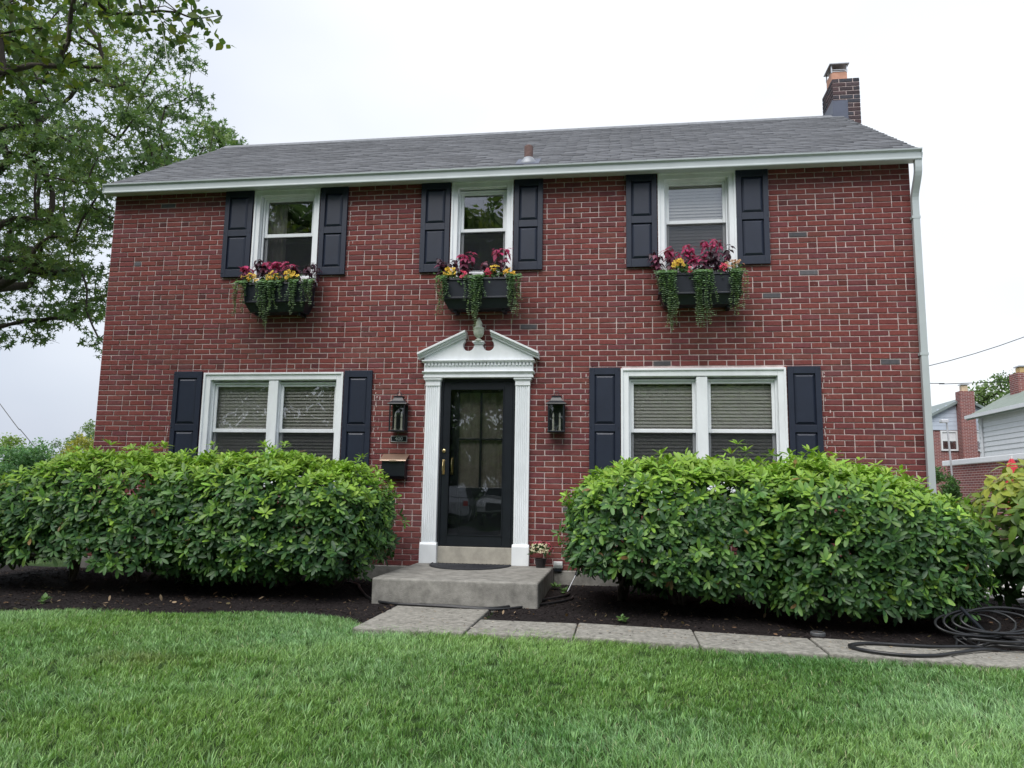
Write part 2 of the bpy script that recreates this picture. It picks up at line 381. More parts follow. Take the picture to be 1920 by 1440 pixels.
for a, b, c, d in OP2:
    m.add([(a, YM, c), (a, YI, c), (a, YI, d), (a, YM, d)], [(0, 1, 2, 3)]); m.add([(b, YM, c), (b, YI, c), (b, YI, d), (b, YM, d)], [(3, 2, 1, 0)])
    m.add([(a, YM, c), (b, YM, c), (b, YI, c), (a, YI, c)], [(0, 1, 2, 3)]); m.add([(a, YM, d), (b, YM, d), (b, YI, d), (a, YI, d)], [(3, 2, 1, 0)])
wall = m.build('front_wall', M['mortar'], house)
def sidebrick():
    m, t, b = newmat('side_brick'); g = N(t, 'ShaderNodeNewGeometry'); s = N(t, 'ShaderNodeSeparateXYZ'); c = N(t, 'ShaderNodeCombineXYZ')
    t.links.new(g.outputs['Position'], s.inputs[0]); ad = N(t, 'ShaderNodeMath', operation='ADD')
    t.links.new(s.outputs['X'], ad.inputs[0]); t.links.new(s.outputs['Y'], ad.inputs[1])
    t.links.new(ad.outputs[0], c.inputs['X']); t.links.new(s.outputs['Z'], c.inputs['Y'])
    k = N(t, 'ShaderNodeTexBrick'); k.inputs['Scale'].default_value = 1; k.inputs['Brick Width'].default_value = .2127; k.inputs['Row Height'].default_value = .0665
    k.inputs['Mortar Size'].default_value = .006; k.inputs['Color1'].default_value = (.25, .075, .065, 1); k.inputs['Color2'].default_value = (.17, .055, .055, 1); k.inputs['Mortar'].default_value = (.5, .42, .4, 1)
    t.links.new(c.outputs[0], k.inputs['Vector']); t.links.new(k.outputs['Color'], b.inputs['Base Color'])
    bp = N(t, 'ShaderNodeBump', Strength=.6, Distance=.008, invert=True); t.links.new(k.outputs['Fac'], bp.inputs['Height']); t.links.new(bp.outputs['Normal'], b.inputs['Normal'])
    b.inputs['Roughness'].default_value = .9; return m
M['sidebrick'] = sidebrick()
RZ, RY, EZ, EY = 7.0, 2.8, 5.07, -.17              # ridge and eave lines of the roof
for nm, x0, x1 in (('side_wall', XL, XL+.22), ('side_wall', XR-.22, XR)):
    m = MB(); m.prismx([(YI+.002 if 0 else .012, ZB), (YB, ZB), (YB, ZT), (RY, RZ-.14), (.012, ZT+.1)], x0+.0015, x1-.0015); m.build(nm, M['sidebrick'], house)
m = MB(); m.box(XL+.23, XR-.23, YB-.22, YB-.005, ZB, ZT+.1); m.build('rear_wall', M['sidebrick'], house)
m = MB(); m.box(XL+.23, XR-.23, YI+.01, YB-.23, .36, .42); m.box(XL+.23, XR-.23, YI+.01, YB-.23, 2.72, 2.95); m.box(XL+.23, XR-.23, YI+.01, YB-.23, 5.0, 5.05)
m.box(XL+.23, XR-.23, 2.2, 2.3, .42, 5.0); m.box(-2.9, -2.8, .3, 2.2, .42, 5); m.box(-.75, -.65, .3, 2.2, .42, 5); m.build('interior_partition', M['room'], house)
m = MB(); m.box(XL-.01, -2.425, -.028, .2, -.2, ZB); m.box(-.785, XR+.01, -.028, .2, -.2, ZB); m.box(-2.425, -.785, .003, .2, -.2, ZB)
m.build('foundation', M['concrete'], house, bevel=.008)

# every brick of the front wall has its own edges; the 300 that show largest are pieces of their own
CH, PX, JT = (ZT-ZB)/72, .2127, .0115
def brick_tpl(lx, lz, d=.035, ch=.0035, j=0, q=None):
    hx, hz = lx/2, lz/2; jj = (lambda: q.uniform(-j, j)) if j else (lambda: 0)
    A = [(-hx, d, -hz), (hx, d, -hz), (hx, d, hz), (-hx, d, hz)]
    B = [(sx*hx+jj(), ch, sz*hz+jj()) for sx, sz in ((-1, -1), (1, -1), (1, 1), (-1, 1))]
    C = [(b[0]-math.copysign(ch, b[0]), 0, b[2]-math.copysign(ch, b[2])) for b in B]
    F = [(8, 9, 10, 11)]+[(4+i, 4+(i+1) % 4, 8+(i+1) % 4, 8+i) for i in range(4)]+[(i, (i+1) % 4, 4+(i+1) % 4, 4+i) for i in range(4)]
    return A+B+C, F
PAL = np.array([(.180, .050, .046), (.194, .055, .048), (.170, .049, .047), (.160, .048, .049), (.138, .046, .047), (.172, .058, .050), (.162, .050, .055)])
def brick_colour(header):
    u = random.random()
    if u < (.014 if header else .003): return np.array((.085, .082, .09))*random.uniform(.8, 1.5)
    c = PAL[random.choices(range(7), (8, 6, 7, 5, 2, 4, 3))[0]]*random.uniform(.91, 1.09)
    if header and random.random() < .6: c = c*.66
    return c
bricks = []
HEAD = {7, 15, 22, 29, 36, 43, 50, 57, 64}
for k in range(72):
    z1 = ZT-k*CH; z0 = z1-CH; zc = (z0+z1)/2; spans = []; x = XR; row = k+1
    first = 'H' if row % 2 else 'S'
    seq = []; i = 0
    while x > XL:
        if row in HEAD: hd = (i % 2 == 1) if i else True; w = PX/2 if hd else PX
        else: hd = (i == 0 and first == 'H'); w = PX/2 if hd else PX
        seq.append((max(x-w, XL), x, hd)); x -= w; i += 1
    if seq[-1][1]-seq[-1][0] < .06:
        a = seq.pop(); b = seq.pop(); seq.append((a[0], b[1], b[2]))
    zz0, zz1 = z0, z1
    for a, b, hd in seq:
        segs = [(a, b)]
        for (p, q, c, d) in OPEN+[(-2.37, -1.10, .2, 2.50)]:
            ov = min(zz1, d)-max(zz0, c)
            if ov > .35*CH:
                ns = []
                for s0, s1 in segs:
                    if s1 <= p+.004 or s0 >= q-.004: ns.append((s0, s1)); continue
                    if s0 < p-.025: ns.append((s0, p+.012))
                    if s1 > q+.025: ns.append((q-.012, s1))
                segs = ns
        for s0, s1 in segs:
            if s1-s0 > .03: bricks.append((s0, s1, zc, hd, k))
def shows(b):                                       # rough on-screen size of a full stretcher and whether something hides it
    s0, s1, zc, hd, k = b; xc = (s0+s1)/2
    if s1-s0 < PX*.97 or k == 0: return 0
    for p, q, c, d in [(-5.75, -3.0, 0, 2.62), (-.45, 2.3, 0, 2.62), (-5.25, -3.4, 2.9, 5), (-2.6, -.9, 2.5, 5), (0, 1.8, 2.9, 5), (-7, -2.3, 0, 1.75), (-.75, 3.5, 0, 1.72), (-2.5, -.9, 0, 3.2), (-3, -2.5, 1.2, 2.4), (-1, -.5, 1.7, 2.4)]:
        if p-.12 < xc < q+.12 and c-.05 < zc < d+.05: return 0
    d = (Vector((xc, 0, zc))-CAM); return 1/(d.dot(fw)**2)
rank = sorted(range(len(bricks)), key=lambda i: -shows(bricks[i])); own = set(rank[:300])
tpls = []
for v in range(4):
    q = np.random.RandomState(v+20); V, F = brick_tpl(PX-JT, CH-JT, j=.0016, q=q); me = bpy.data.meshes.new('brick'); me.from_pydata(V, [], F); me.update(); me.materials.append(M['brick_one']); tpls.append(me)
BV, BF, BC = [], [], []; q = np.random.RandomState(3)
for i, (s0, s1, zc, hd, k) in enumerate(bricks):
    c = brick_colour(hd); dy = random.uniform(-.0015, .002); xc = (s0+s1)/2; zc += random.uniform(-.001, .001)
    if i in own:
        o = bpy.data.objects.new('brick', random.choice(tpls)); COL.objects.link(o); o.parent = wall; o.location = (xc, dy, zc)
        o.rotation_euler = (0, random.uniform(-.006, .006), 0); o.color = (*c, 1); continue
    V, F = brick_tpl(s1-s0-JT, CH-JT, j=.0016, q=q); n = len(BV)
    t = random.uniform(-.006, .006)
    BV += [(xc+p[0], dy+p[1], zc+p[2]+t*p[0]) for p in V]; BF += [tuple(a+n for a in f) for f in F]; BC += [tuple(c)]*len(V)
me = bpy.data.meshes.new('brickwork'); me.from_pydata(BV, [], BF); me.update()
ca = me.color_attributes.new('col', 'FLOAT_COLOR', 'POINT'); ca.data.foreach_set('color', np.c_[np.array(BC), np.ones(len(BC))].astype(np.float32).ravel())
tag(addobj('brickwork', me, M['brick'], wall), kind='stuff')

# old paint left on the brick along the lines of earlier shutters
q = np.random.RandomState(4)
for x, z0, z1, n in ((-5.765, 1.5, 2.3, 16), (-3.015, 1.45, 2.45, 22), (-.43, 1.7, 2.5, 14), (2.30, 1.6, 2.52, 22), (-3.45, 3.9, 4.9, 6)):
    for k in range(n):
        xx = x+q.choice([0, 0, .045])+q.normal()*.006; zz = q.uniform(z0, z1); h = q.uniform(.015, .05); w = q.uniform(.002, .007)
        m = MB(); m.prism([(xx-w, zz), (xx+w*.6, zz-h*.1), (xx+w, zz+h*.8), (xx-w*.4, zz+h)], -.004, .004); m.build('paint_mark', M['mortar'], wall)
# ---- roof
SL = math.hypot(RY-EY, RZ-EZ); sa, ca_ = (RZ-EZ)/SL, (RY-EY)/SL
RX0, RX1 = -6.86, 3.43
m = MB(); th = .10
m.prismx([(EY, EZ-.012), (RY, RZ-.012), (2*RY-EY, EZ-.012), (2*RY-EY, EZ-.10), (RY, RZ-.13), (EY, EZ-.10)], RX0+.012, RX1-.012)
roof = m.build('roof', M['dark'], house)
tv, tf = [], []
TW, EX = .305, .128
V = np.array([(-.5, 0, 0), (.5, 0, 0), (.5, 1, 0), (-.5, 1, 0), (-.5, 0, 1), (.5, 0, 1), (.5, 1, .15), (-.5, 1, .15)], float)
T = np.array([(4, 5, 6), (4, 6, 7), (0, 1, 5), (0, 5, 4), (1, 2, 6), (1, 6, 5), (3, 0, 4), (3, 4, 7)])
nr = int(math.ceil(SL/EX)); Ms, Ps, Cs = [], [], []
for k in range(nr):
    s0 = k*EX-.02; off = (k % 2)*.5*TW+random.uniform(-.03, .03); x = RX0-TW+off % TW
    base = random.uniform(.97, 1.03)
    while x < RX1:
        a, b = max(x, RX0), min(x+TW, RX1); x += TW
        if b-a < .02: continue
        ln = min(EX*1.5, SL-s0+.01); h = random.uniform(.013, .022)
        ax = np.array((b-a-.005, 0, 0)); ay = np.array((0, ca_, sa))*ln; azv = np.array((0, -sa, ca_))*h
        Ms.append(np.stack([ax, ay, azv], 1)); Ps.append(((a+b)/2, EY+ca_*s0, EZ+sa*s0+.0))
        g = random.uniform(.86, 1.14)*base; Cs.append((.19*g, .198*g, .215*g))
V_, T_, C_ = inst(V, T, np.array(Ms), np.array(Ps), np.array(Cs)); C_ = C_.reshape(-1, 8, 3); C_[:, :2] *= .25; C_ = C_.reshape(-1, 3)   # butt edges darkened: gap shadows painted into the colour, plus darker cut asphalt
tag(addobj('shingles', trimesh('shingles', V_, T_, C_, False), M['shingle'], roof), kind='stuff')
m = MB()
for k in range(35):
    x0 = RX0+k*.294
    m.prismx([(RY-.13, RZ-.13*sa/ca_+.02), (RY, RZ+.035), (RY+.13, RZ-.13*sa/ca_+.02), (RY+.12, RZ-.13*sa/ca_+.005), (RY, RZ+.012), (RY-.12, RZ-.13*sa/ca_+.005)], x0, min(x0+.30, RX1)-.002*(k % 2)) if x0 < RX1-.05 else None
m.build('ridge_cap', simple('ridge_shingle', (.19, .20, .215), .9, var=.25, nscale=12), roof)
# eave: soffit, fascia, gutter
m = MB(); m.box(XL-.05, XR+.06, -.135, -.012, 4.985, 5.0); m.build('soffit', M['gutter'], house)
m = MB(); m.box(XL-.06, XR+.07, -.135, -.118, 4.95, 5.075); m.build('fascia', M['gutter'], house)
GX0, GX1 = -6.815, 3.405
prof = [(-.137, 4.945), (-.225, 4.945), (-.232, 4.953), (-.232, 4.965), (-.228, 4.975), (-.228, 5.035), (-.242, 5.05), (-.254, 5.052), (-.256, 5.068), (-.245, 5.071), (-.243, 5.058), (-.232, 5.054), (-.219, 5.037), (-.219, 4.957), (-.145, 4.957), (-.145, 5.06), (-.137, 5.06)]
m = MB(); m.prismx(prof, GX0, GX1)
for x in (GX0, GX1-.004): m.prismx([(-.138, 4.944), (-.233, 4.944), (-.233, 4.97), (-.257, 5.07), (-.138, 5.07)], x-.001, x+.005)
m.build('gutter', M['gutter'], house)
for x0, x1 in ((RX0-.012, RX0+.010), (RX1-.010, RX1+.012)):
    m = MB(); m.prismx([(EY+.0, EZ-.02), (RY, RZ-.02), (2*RY-EY, EZ-.02), (2*RY-EY, EZ-.17), (RY, RZ-.19), (EY+.06, EZ-.14)], x0, x1); m.build('rake_board', M['trim'], house)
dpx = XR+.025
m = MB(); w, d = .038, .03
def rect_tube(m, pts, hw, hd):
    for i in range(len(pts)-1):
        a, b = Vector(pts[i]), Vector(pts[i+1]); t = (b-a).normalized(); m.obox((a+b)/2, (1, 0, 0), t.cross(Vector((1, 0, 0))).normalized(), t, hw, hd, (b-a).length/2+.006)
pts = [(dpx, -.19, 4.95), (dpx, -.19, 4.86)]+[(dpx, -.19+.152*(1-math.cos(math.pi*i/8))/2, 4.86-.34*i/8) for i in range(1, 9)]+[(dpx, -.038, 4.4), (dpx, -.038, .12), (dpx, -.14, .05)]
rect_tube(m, pts, w, d); dsp = m.build('downspout', M['gutter'], house, bevel=.006)
for z in (4.3, 2.7, 1.1):
    m = MB(); m.box(dpx-.05, dpx+.042, -.071, -.002, z, z+.03); m.build('strap', M['gutter'], dsp)
# chimney
chm = thing('chimney', None, None, (3.485, 3.0, 5), parent=house)
X0, X1, Y0, Y1, CZ0, CZ1 = 3.285, 3.69, 2.72, 3.34, 4.6, 7.60
m = MB(); m.box(X0+.008, X1-.008, Y0+.008, Y1-.008, CZ0, CZ1-.006); m.build('core', M['mortar'], chm)
nC = int((CZ1-6.2)/.069); q = np.random.RandomState(9)
cols = [(.055, .050, .060), (.065, .050, .056), (.05, .052, .064), (.075, .05, .054)]
def chim_brick(cx, cy, zc, lx, rot):
    V, F = brick_tpl(lx-.012, .069-.013, d=.03, j=.002, q=q); me = bpy.data.meshes.new('brick')
    me.from_pydata(V, [], F); me.update(); me.materials.append(M['brick_one'])
    o = bpy.data.objects.new('brick', me); COL.objects.link(o); o.parent = chm; o.location = Vector((cx, cy, zc))-ORG[chm.name]; o.rotation_euler = (0, 0, rot); c = cols[q.randint(4)]; k = q.uniform(.85, 1.3); o.color = (c[0]*k, c[1]*k, c[2]*k, 1)
for k in range(nC):
    zc = CZ1-.0345-k*.069; o = k % 2
    fr = [(X0, X0+.2025), (X0+.2025, X1)] if o else [(X0, X0+.1), (X0+.1, X0+.305), (X0+.305, X1)]
    for a, b in fr: chim_brick((a+b)/2, Y0, zc, b-a, 0)
    sd_ = [(Y0, Y0+.1), (Y0+.1, Y0+.31), (Y0+.31, Y0+.52), (Y0+.52, Y1)] if o else [(Y0, Y0+.205), (Y0+.205, Y0+.41), (Y0+.41, Y1)]
    for a, b in sd_: chim_brick(X0, (a+b)/2, zc, b-a, -math.pi/2); chim_brick(X1, (a+b)/2, zc, b-a, math.pi/2)
m = MB(); m.box(X0-.01, X0+.215, Y0-.008, Y0+.0, 6.75, 7.23); m.box(X0-.012, X0-.004, Y0-.006, Y1-.1, 6.75, 7.24); m.build('flashing', M['lead'], chm)
m = MB(); fx0, fx1, fy0, fy1 = 3.30, 3.535, 2.80, 3.10
m.ring(fx0, fx1, 0, 1, .025, 0, 1) if 0 else None
m.box(fx0, fx1, fy0, fy0+.03, 7.58, 7.76); m.box(fx0, fx1, fy1-.03, fy1, 7.58, 7.76); m.box(fx0, fx0+.03, fy0+.03, fy1-.03, 7.58, 7.76); m.box(fx1-.03, fx1, fy0+.03, fy1-.03, 7.58, 7.76)
m.build('flue', M['terracotta'], chm, bevel=.004)
m = MB()
for x in (fx0+.004, fx1-.004):
    for y in (fy0+.004, fy1-.004): m.box(x-.008, x+.008, y-.008, y+.008, 7.74, 7.87)
for i in range(2): m.ring(fx0-.006, fx1+.006, 7.755, 7.79, .008, fy0-.008+i*.31, fy0+.0+i*.31)
m.build('cap_cage', M['steel'], chm)
m = MB(); m.box(fx0-.03, fx1+.03, fy0-.04, fy1+.04, 7.868, 7.882); m.build('cap', simple('cap_metal', (.30, .31, .33), .5, metal=.5), chm)
# vent pipe on the roof
vt = thing('vent_pipe', None, None, (-1.17, .16, 5.3), parent=house)
m = MB(); m.lathe([(.056, 5.2), (.056, 5.50), (.045, 5.51), (.045, 5.46)], -1.17, .16, 18); m.build('pipe', M['rust'], vt, smooth=False)
m = MB(); m.lathe([(.125, 5.20), (.118, 5.265), (.075, 5.325), (.062, 5.345), (.062, 5.33)], -1.17, .16, 20); m.build('boot', simple('boot_grey', (.30, .32, .35), .5, metal=.3), vt, smooth=True)
m = MB(); m.add([(-1.32, -.0, EZ+.17*sa/ca_+.024), (-1.02, -.0, EZ+.17*sa/ca_+.024), (-1.02, .3, EZ+.47*sa/ca_+.024), (-1.32, .3, EZ+.47*sa/ca_+.024)], [(0, 1, 2, 3)]); m.add([(-1.32, 0, EZ+.17*sa/ca_+.015), (-1.02, 0, EZ+.17*sa/ca_+.015), (-1.02, 0, EZ+.17*sa/ca_+.024), (-1.32, 0, EZ+.17*sa/ca_+.024)], [(0, 1, 2, 3)]); m.build('flange', M['lead'], vt)

# ---- windows
def screenmat():
    m, t, b = newmat('insect_screen'); t.nodes.remove(b)
    tr = N(t, 'ShaderNodeBsdfTransparent'); d = N(t, 'ShaderNodeBsdfDiffuse'); d.inputs['Color'].default_value = (.035, .038, .045, 1)
    mx = N(t, 'ShaderNodeMixShader'); mx.inputs['Fac'].default_value = .28
    t.links.new(tr.outputs[0], mx.inputs[1]); t.links.new(d.outputs[0], mx.inputs[2]); t.links.new(mx.outputs[0], t.nodes['Material Output'].inputs['Surface']); return m
M['screen'] = screenmat()
def window(rect, cw, units, zt, zr0, zr1, zb, label):
    x0, x1, z0, z1 = rect
    m = MB(); m.ring(x0, x1, z0, z1, cw, -.016, .032); m.ring(x0-.004, x1+.004, z0-.004, z1+.004, .026, -.034, -.0165)
    m.ring(x0+cw-.006, x1-cw+.006, z0+cw-.006, z1-cw+.006, .012, .0325, .2)
    for a, b in zip(units[:-1], units[1:]): m.box(a[1]+.006, b[0]-.006, -.006, .19, z0+cw+.007, z1-cw-.007)
    w = m.build('window', M['trim'], house, bevel=.004); w['label'] = label
    m = MB(); m.box(x0-.02, x1+.02, -.055, .03, z0-.045, z0-.006); m.build('sill', M['trim'], w, bevel=.005)
    for ux0, ux1 in units:
        m = MB(); m.ring(ux0-.018, ux1+.018, zb-.055, zt+.052, .02, .05, .073); m.build('stop', M['trim'], w, bevel=.003)
        m = MB(); m.ring(ux0, ux1, zr0, zt+.038, .038, .075, .104, zr1-zr0); m.build('sash', M['trim'], w, bevel=.004)
        m = MB(); m.ring(ux0, ux1, zb-.05, zr1-.003, .036, .107, .135, .05); m.build('sash', M['trim'], w, bevel=.004)
        m = MB(); m.box(ux0+.03, ux1-.03, .087, .091, zr1-.008, zt+.008); m.build('pane', M['glass'], w)
        m = MB(); m.box(ux0+.03, ux1-.03, .119, .123, zb-.008, zr0+.01); m.build('pane', M['glass'], w)
        m = MB(); m.box(ux0+.002, ux1-.002, .0945, .0955, zb-.04, zr0-.002); m.build('screen', M['screen'], w)
window(WIN['low_left'], .088, [(-5.195, -4.432), (-4.296, -3.545)], 2.388, 1.802, 1.848, 1.28, 'double window left of the door')
window(WIN['low_right'], .088, [(.104, .86), (.998, 1.762)], 2.405, 1.824, 1.868, 1.29, 'double window right of the door')
window(WIN['up_left'], .078, [(-4.655, -3.970)], 4.852, 4.367, 4.413, 3.86, 'upper window with a sheer curtain inside')
window(WIN['up_mid'], .078, [(-2.015, -1.436)], 4.836, 4.353, 4.395, 3.86, 'upper window above the door')
window(WIN['up_right'], .078, [(.546, 1.256)], 4.858, 4.372, 4.416, 3.86, 'upper window with a white blind')

# blinds: every slat its own piece
def blind(x0, x1, z0, z1, label, tilt, y=.166):
    b = thing('window_blind', label, 'blind', ((x0+x1)/2, y, z0), 'slatted blinds inside the windows')
    me = MB(); L2 = (x1-x0)/2; c, s = math.cos(R(tilt)), math.sin(R(tilt)); me.obox((0, 0, 0), (1, 0, 0), (0, c, s), (0, -s, c), L2, .024, .0014); me = me.mesh('slat'); me.materials.append(M['slat'])
    n = int((z1-z0)/.041)
    for k in range(n):
        o = bpy.data.objects.new('slat', me); COL.objects.link(o); o.parent = b; o.location = (0, random.uniform(-.001, .001), .02+k*.041); o.rotation_euler = (random.uniform(-.05, .05), random.uniform(-.002, .002), 0)
    m = MB(); m.box(x0, x1, y-.025, y+.025, z1-.01, z1+.05); m.build('head_rail', M['slat'], b)
    m = MB()
    for f in (.14, .5, .86): xx = x0+(x1-x0)*f; m.box(xx-.0015, xx+.0015, y-.026, y-.024, z0, z1); m.box(xx-.0015, xx+.0015, y+.024, y+.026, z0, z1)
    m.build('ladder_cord', M['slat'], b)
blind(-5.19, -4.44, 1.24, 2.40, 'slatted blind in the left half of the window beside the mailbox', 62)
blind(-4.29, -3.55, 1.24, 2.40, 'slatted blind in the right half of the window beside the mailbox', 50)
blind(.11, .855, 1.24, 2.42, 'slatted blind in the half window next to the lantern without a plaque', 60)
blind(1.005, 1.755, 1.24, 2.42, 'slatted blind in the half window next to the right shutter', 62)
blind(.555, 1.245, 3.83, 4.87, 'white slatted blind in the upper right window', 66)
def curtain(x0, x1, z0, z1, label, mat='curtain', amp=.018):
    n = 60; xs = np.linspace(x0, x1, n); V = []
    for z in (z0, z1):
        for y0 in (0, .004): V += [(x, .21+y0+amp*math.sin(x*95)+.006*math.sin(x*41), z) for x in xs]
    V = [tuple(v) for v in V]; F = []
    for i in range(n-1): F += [(i, i+1, 2*n+i+1, 2*n+i), (n+i+1, n+i, 3*n+i, 3*n+i+1)]
    m = MB(); m.add(V, F); c = m.build('curtain', M[mat], origin=((x0+x1)/2, .2, z0), smooth=True); tag(c, label, 'curtain')
curtain(-4.66, -4.42, 3.80, 4.86, 'pale sheer curtain drawn to one side of the upper left window')
curtain(-2.06, -1.40, .9, 2.40, 'pale curtain hanging behind the lites of the front door', 'doorcloth', .006)

# ---- shutters
def shutter(x0, x1, z0, z1, zm0, zm1, mir=0):
    st = .062; pb = .030
    m = MB(); yf = -.040; yb = -.004
    m.box(x0, x0+st, yf, yb, z0, z1); m.box(x1-st, x1, yf, yb, z0, z1)
    for a, b in ((z0, z0+.10), (zm0, zm1), (z1-.085, z1)): m.box(x0+st, x1-st, yf+.0005, yb, a, b)
    m.box(x0+st-.002, x1-st+.002, -.018, -.006, z0+.09, z1-.08)
    s = m.build('shutter', M['shutter'], house, bevel=.003)
    for a, b in ((z0+.10, zm0), (zm1, z1-.085)):
        p0, p1, q0, q1 = x0+st+.004, x1-st-.004, a+.004, b-.004
        m = MB(); m.add([(p0, -.0185, q0), (p1, -.0185, q0), (p1, -.0185, q1), (p0, -.0185, q1), (p0+pb, -.037, q0+pb), (p1-pb, -.037, q0+pb), (p1-pb, -.037, q1-pb), (p0+pb, -.037, q1-pb)],
                        [(4, 5, 6, 7), (0, 1, 5, 4), (1, 2, 6, 5), (2, 3, 7, 6), (3, 0, 4, 7)]); m.build('panel', M['shutter'], s)
    m = MB()
    for xx in (x0+.02, x1-.02):
        for zz in (z0+.05, (zm0+zm1)/2, z1-.03): m.lathe([(.0, 0), (.006, 0.001)], 0, 0, 6) if 0 else m.box(xx-.005, xx+.005, yf-.003, yf+.002, zz-.005, zz+.005)
    m.build('screw', M['black'], s)
for a, b in ((-5.711, -5.328), (-3.423, -3.063)): shutter(a, b, 1.13, 2.573, 1.808, 1.896)
for a, b in ((-.380, -.016), (1.889, 2.254)): shutter(a, b, 1.13, 2.588, 1.826, 1.912)
for a, b in ((-5.171, -4.787), (-3.852, -3.489), (-2.512, -2.136), (-1.319, -.959), (.062, .432), (1.366, 1.741)): shutter(a, b, 3.814, 4.982, 4.362, 4.448)

# ---- front door and its surround
m = MB(); m.box(-2.188, -1.267, -.02, .2, .258, .452); m.build('door_sill', M['stone'], house, bevel=.006)
m = MB(); m.box(-2.189, -2.158, -.005, .22, .455, 2.465); m.box(-1.300, -1.266, -.005, .22, .455, 2.465); m.box(-2.158, -1.300, -.005, .22, 2.43, 2.465); m.build('door_frame', M['black'], house, bevel=.003)
m = MB(); m.box(-2.155, -2.078, .0, .035, .458, 2.428); m.box(-1.408, -1.303, .0, .035, .458, 2.428); m.box(-2.078, -1.408, .0, .035, 2.343, 2.428); m.box(-2.078, -1.408, .0, .035, .458, .582)
sdoor = m.build('storm_door', M['black'], house, bevel=.004); sdoor['label'] = 'black framed full glass storm door'
m = MB(); m.ring(-2.079, -1.407, .581, 2.344, .012, -.006, .0); m.build('glass_bead', M['black'], sdoor)
m = MB(); m.box(-2.082, -1.404, .015, .020, .578, 2.347); m.build('glass', M['glassdoor'], sdoor)
m = MB(); m.box(-2.06, -1.42, -.004, -.001, .583, .590); m.build('bottom_strip', M['steel'], sdoor)
m = MB(); m.lathe([(.022, 0), (.022, .012), (.012, .016), (.012, .022)], 0, 0, 14); m.v = [(-2.132+x, -z, 1.583+y) for x, y, z in m.v]; m.build('lock', M['brass'], sdoor, smooth=False)
m = MB(); m.box(-2.15, -2.118, -.006, .0, 1.30, 1.475); m.tube([(-2.134, -.004, 1.455), (-2.134, -.035, 1.45), (-2.134, -.048, 1.40), (-2.134, -.048, 1.35), (-2.134, -.03, 1.315), (-2.134, -.004, 1.31)], .008, 8); m.build('handle', M['brass'], sdoor, smooth=False, bevel=.002)
# inner door with four lites
m = MB(); lx0, lx1, lz0, lz1 = -1.985, -1.444, 1.150, 2.310
m.box(-2.156, lx0, .145, .185, .46, 2.428); m.box(lx1, -1.302, .145, .185, .46, 2.428); m.box(lx0, lx1, .145, .185, lz1, 2.428); m.box(lx0, lx1, .145, .185, .46, lz0)
m.box(-1.727, -1.702, .146, .184, lz0, lz1); m.box(lx0, -1.727, .146, .184, 1.727, 1.751); m.box(-1.702, lx1, .146, .184, 1.727, 1.751)
idoor = m.build('inner_door', M['black'], house, bevel=.004); idoor['label'] = 'black inner front door with four panes'
for a, b in ((lx0, -1.727), (-1.702, lx1)):
    for c, d in ((lz0, 1.727), (1.751, lz1)):
        m = MB(); m.box(a-.004, b+.004, .163, .167, c-.004, d+.004); m.build('pane', M['glass'], idoor)
m = MB(); m.ring(lx0, lx1, .60, 1.06, .03, .138, .146); m.build('panel_moulding', M['black'], idoor)
m = MB(); m.box(-2.075, -2.045, .135, .146, 1.30, 1.52); m.tube([(-2.06, .14, 1.50), (-2.06, .105, 1.49), (-2.06, .095, 1.42), (-2.06, .11, 1.34), (-2.06, .14, 1.33)], .009, 8); m.build('handle', M['brass'], idoor)

def pilaster(x0, x1):
    n = 6; w = x1-x0; ed = .018; fl = (w-2*ed)/n; pts = [(x0, .0), (x0, -.06), (x0+ed, -.06)]
    for k in range(n):
        a = x0+ed+k*fl; pts += [(a+fl*.18, -.06), (a+fl*.32, -.052), (a+fl*.5, -.049), (a+fl*.68, -.052), (a+fl*.82, -.06)]
    pts += [(x1-ed, -.06), (x1, -.06), (x1, 0)]
    m = MB(); m.prismz(pts, .495, 2.385); p = m.build('pilaster', M['trim'], house)
    m = MB(); m.box(x0-.016, x1+.016, -.082, .0, .256, .472); m.prismx([(0, .472), (-.082, .472), (-.064, .497), (0, .497)], x0-.014, x1+.014); m.build('base', M['trim'], p, bevel=.004)
    m = MB(); m.box(x0-.004, x1+.004, -.066, 0, 2.385, 2.43); m.box(x0-.012, x1+.012, -.074, 0, 2.43, 2.444); m.box(x0-.022, x1+.022, -.086, 0, 2.444, 2.4685); m.box(x0-.006, x1+.006, -.068, 0, 2.372, 2.3845); m.build('capital', M['trim'], p, bevel=.003)
pilaster(-2.368, -2.192); pilaster(-1.262, -1.090)
XC = -1.722
m = MB(); ex0, ex1 = -2.398, -1.046
m.box(ex0, ex1, -.095, 0, 2.469, 2.492); m.box(ex0+.008, ex1-.008, -.088, 0, 2.492, 2.512)
m.prismx([(0, 2.512), (-.09, 2.512), (-.118, 2.536), (-.118, 2.544), (0, 2.544)], ex0-.012, ex1+.012)
m.box(ex0+.006, ex1-.006, -.085, 0, 2.544, 2.652); m.prismx([(0, 2.652), (-.11, 2.652), (-.135, 2.668), (-.135, 2.680), (0, 2.680)], ex0-.014, ex1+.014)
ent = m.build('entablature', M['trim'], house, bevel=.003)
me = MB(); me.box(-.0125, .0125, -.022, .001, 0, .032); me = me.mesh('dentil'); me.materials.append(M['trim'])
for k in range(31):
    o = bpy.data.objects.new('dentil', me); COL.objects.link(o); o.parent = ent; o.location = (ex0+.027+k*(ex1-ex0-.054)/30, -.086, 2.617)
m = MB(); half = [(-2.392, 2.680), (-2.392, 2.722), (XC-.172, 2.952)]
half += [(XC-.124+.069*math.cos(R(a)), 2.864+.069*math.sin(R(a))) for a in range(132, 352, 12)]+[(XC-.05, 2.862), (XC-.044, 2.878)]
poly = half+[(2*XC-x, z) for x, z in reversed(half)]; m.prism(poly, -.085, -.002)
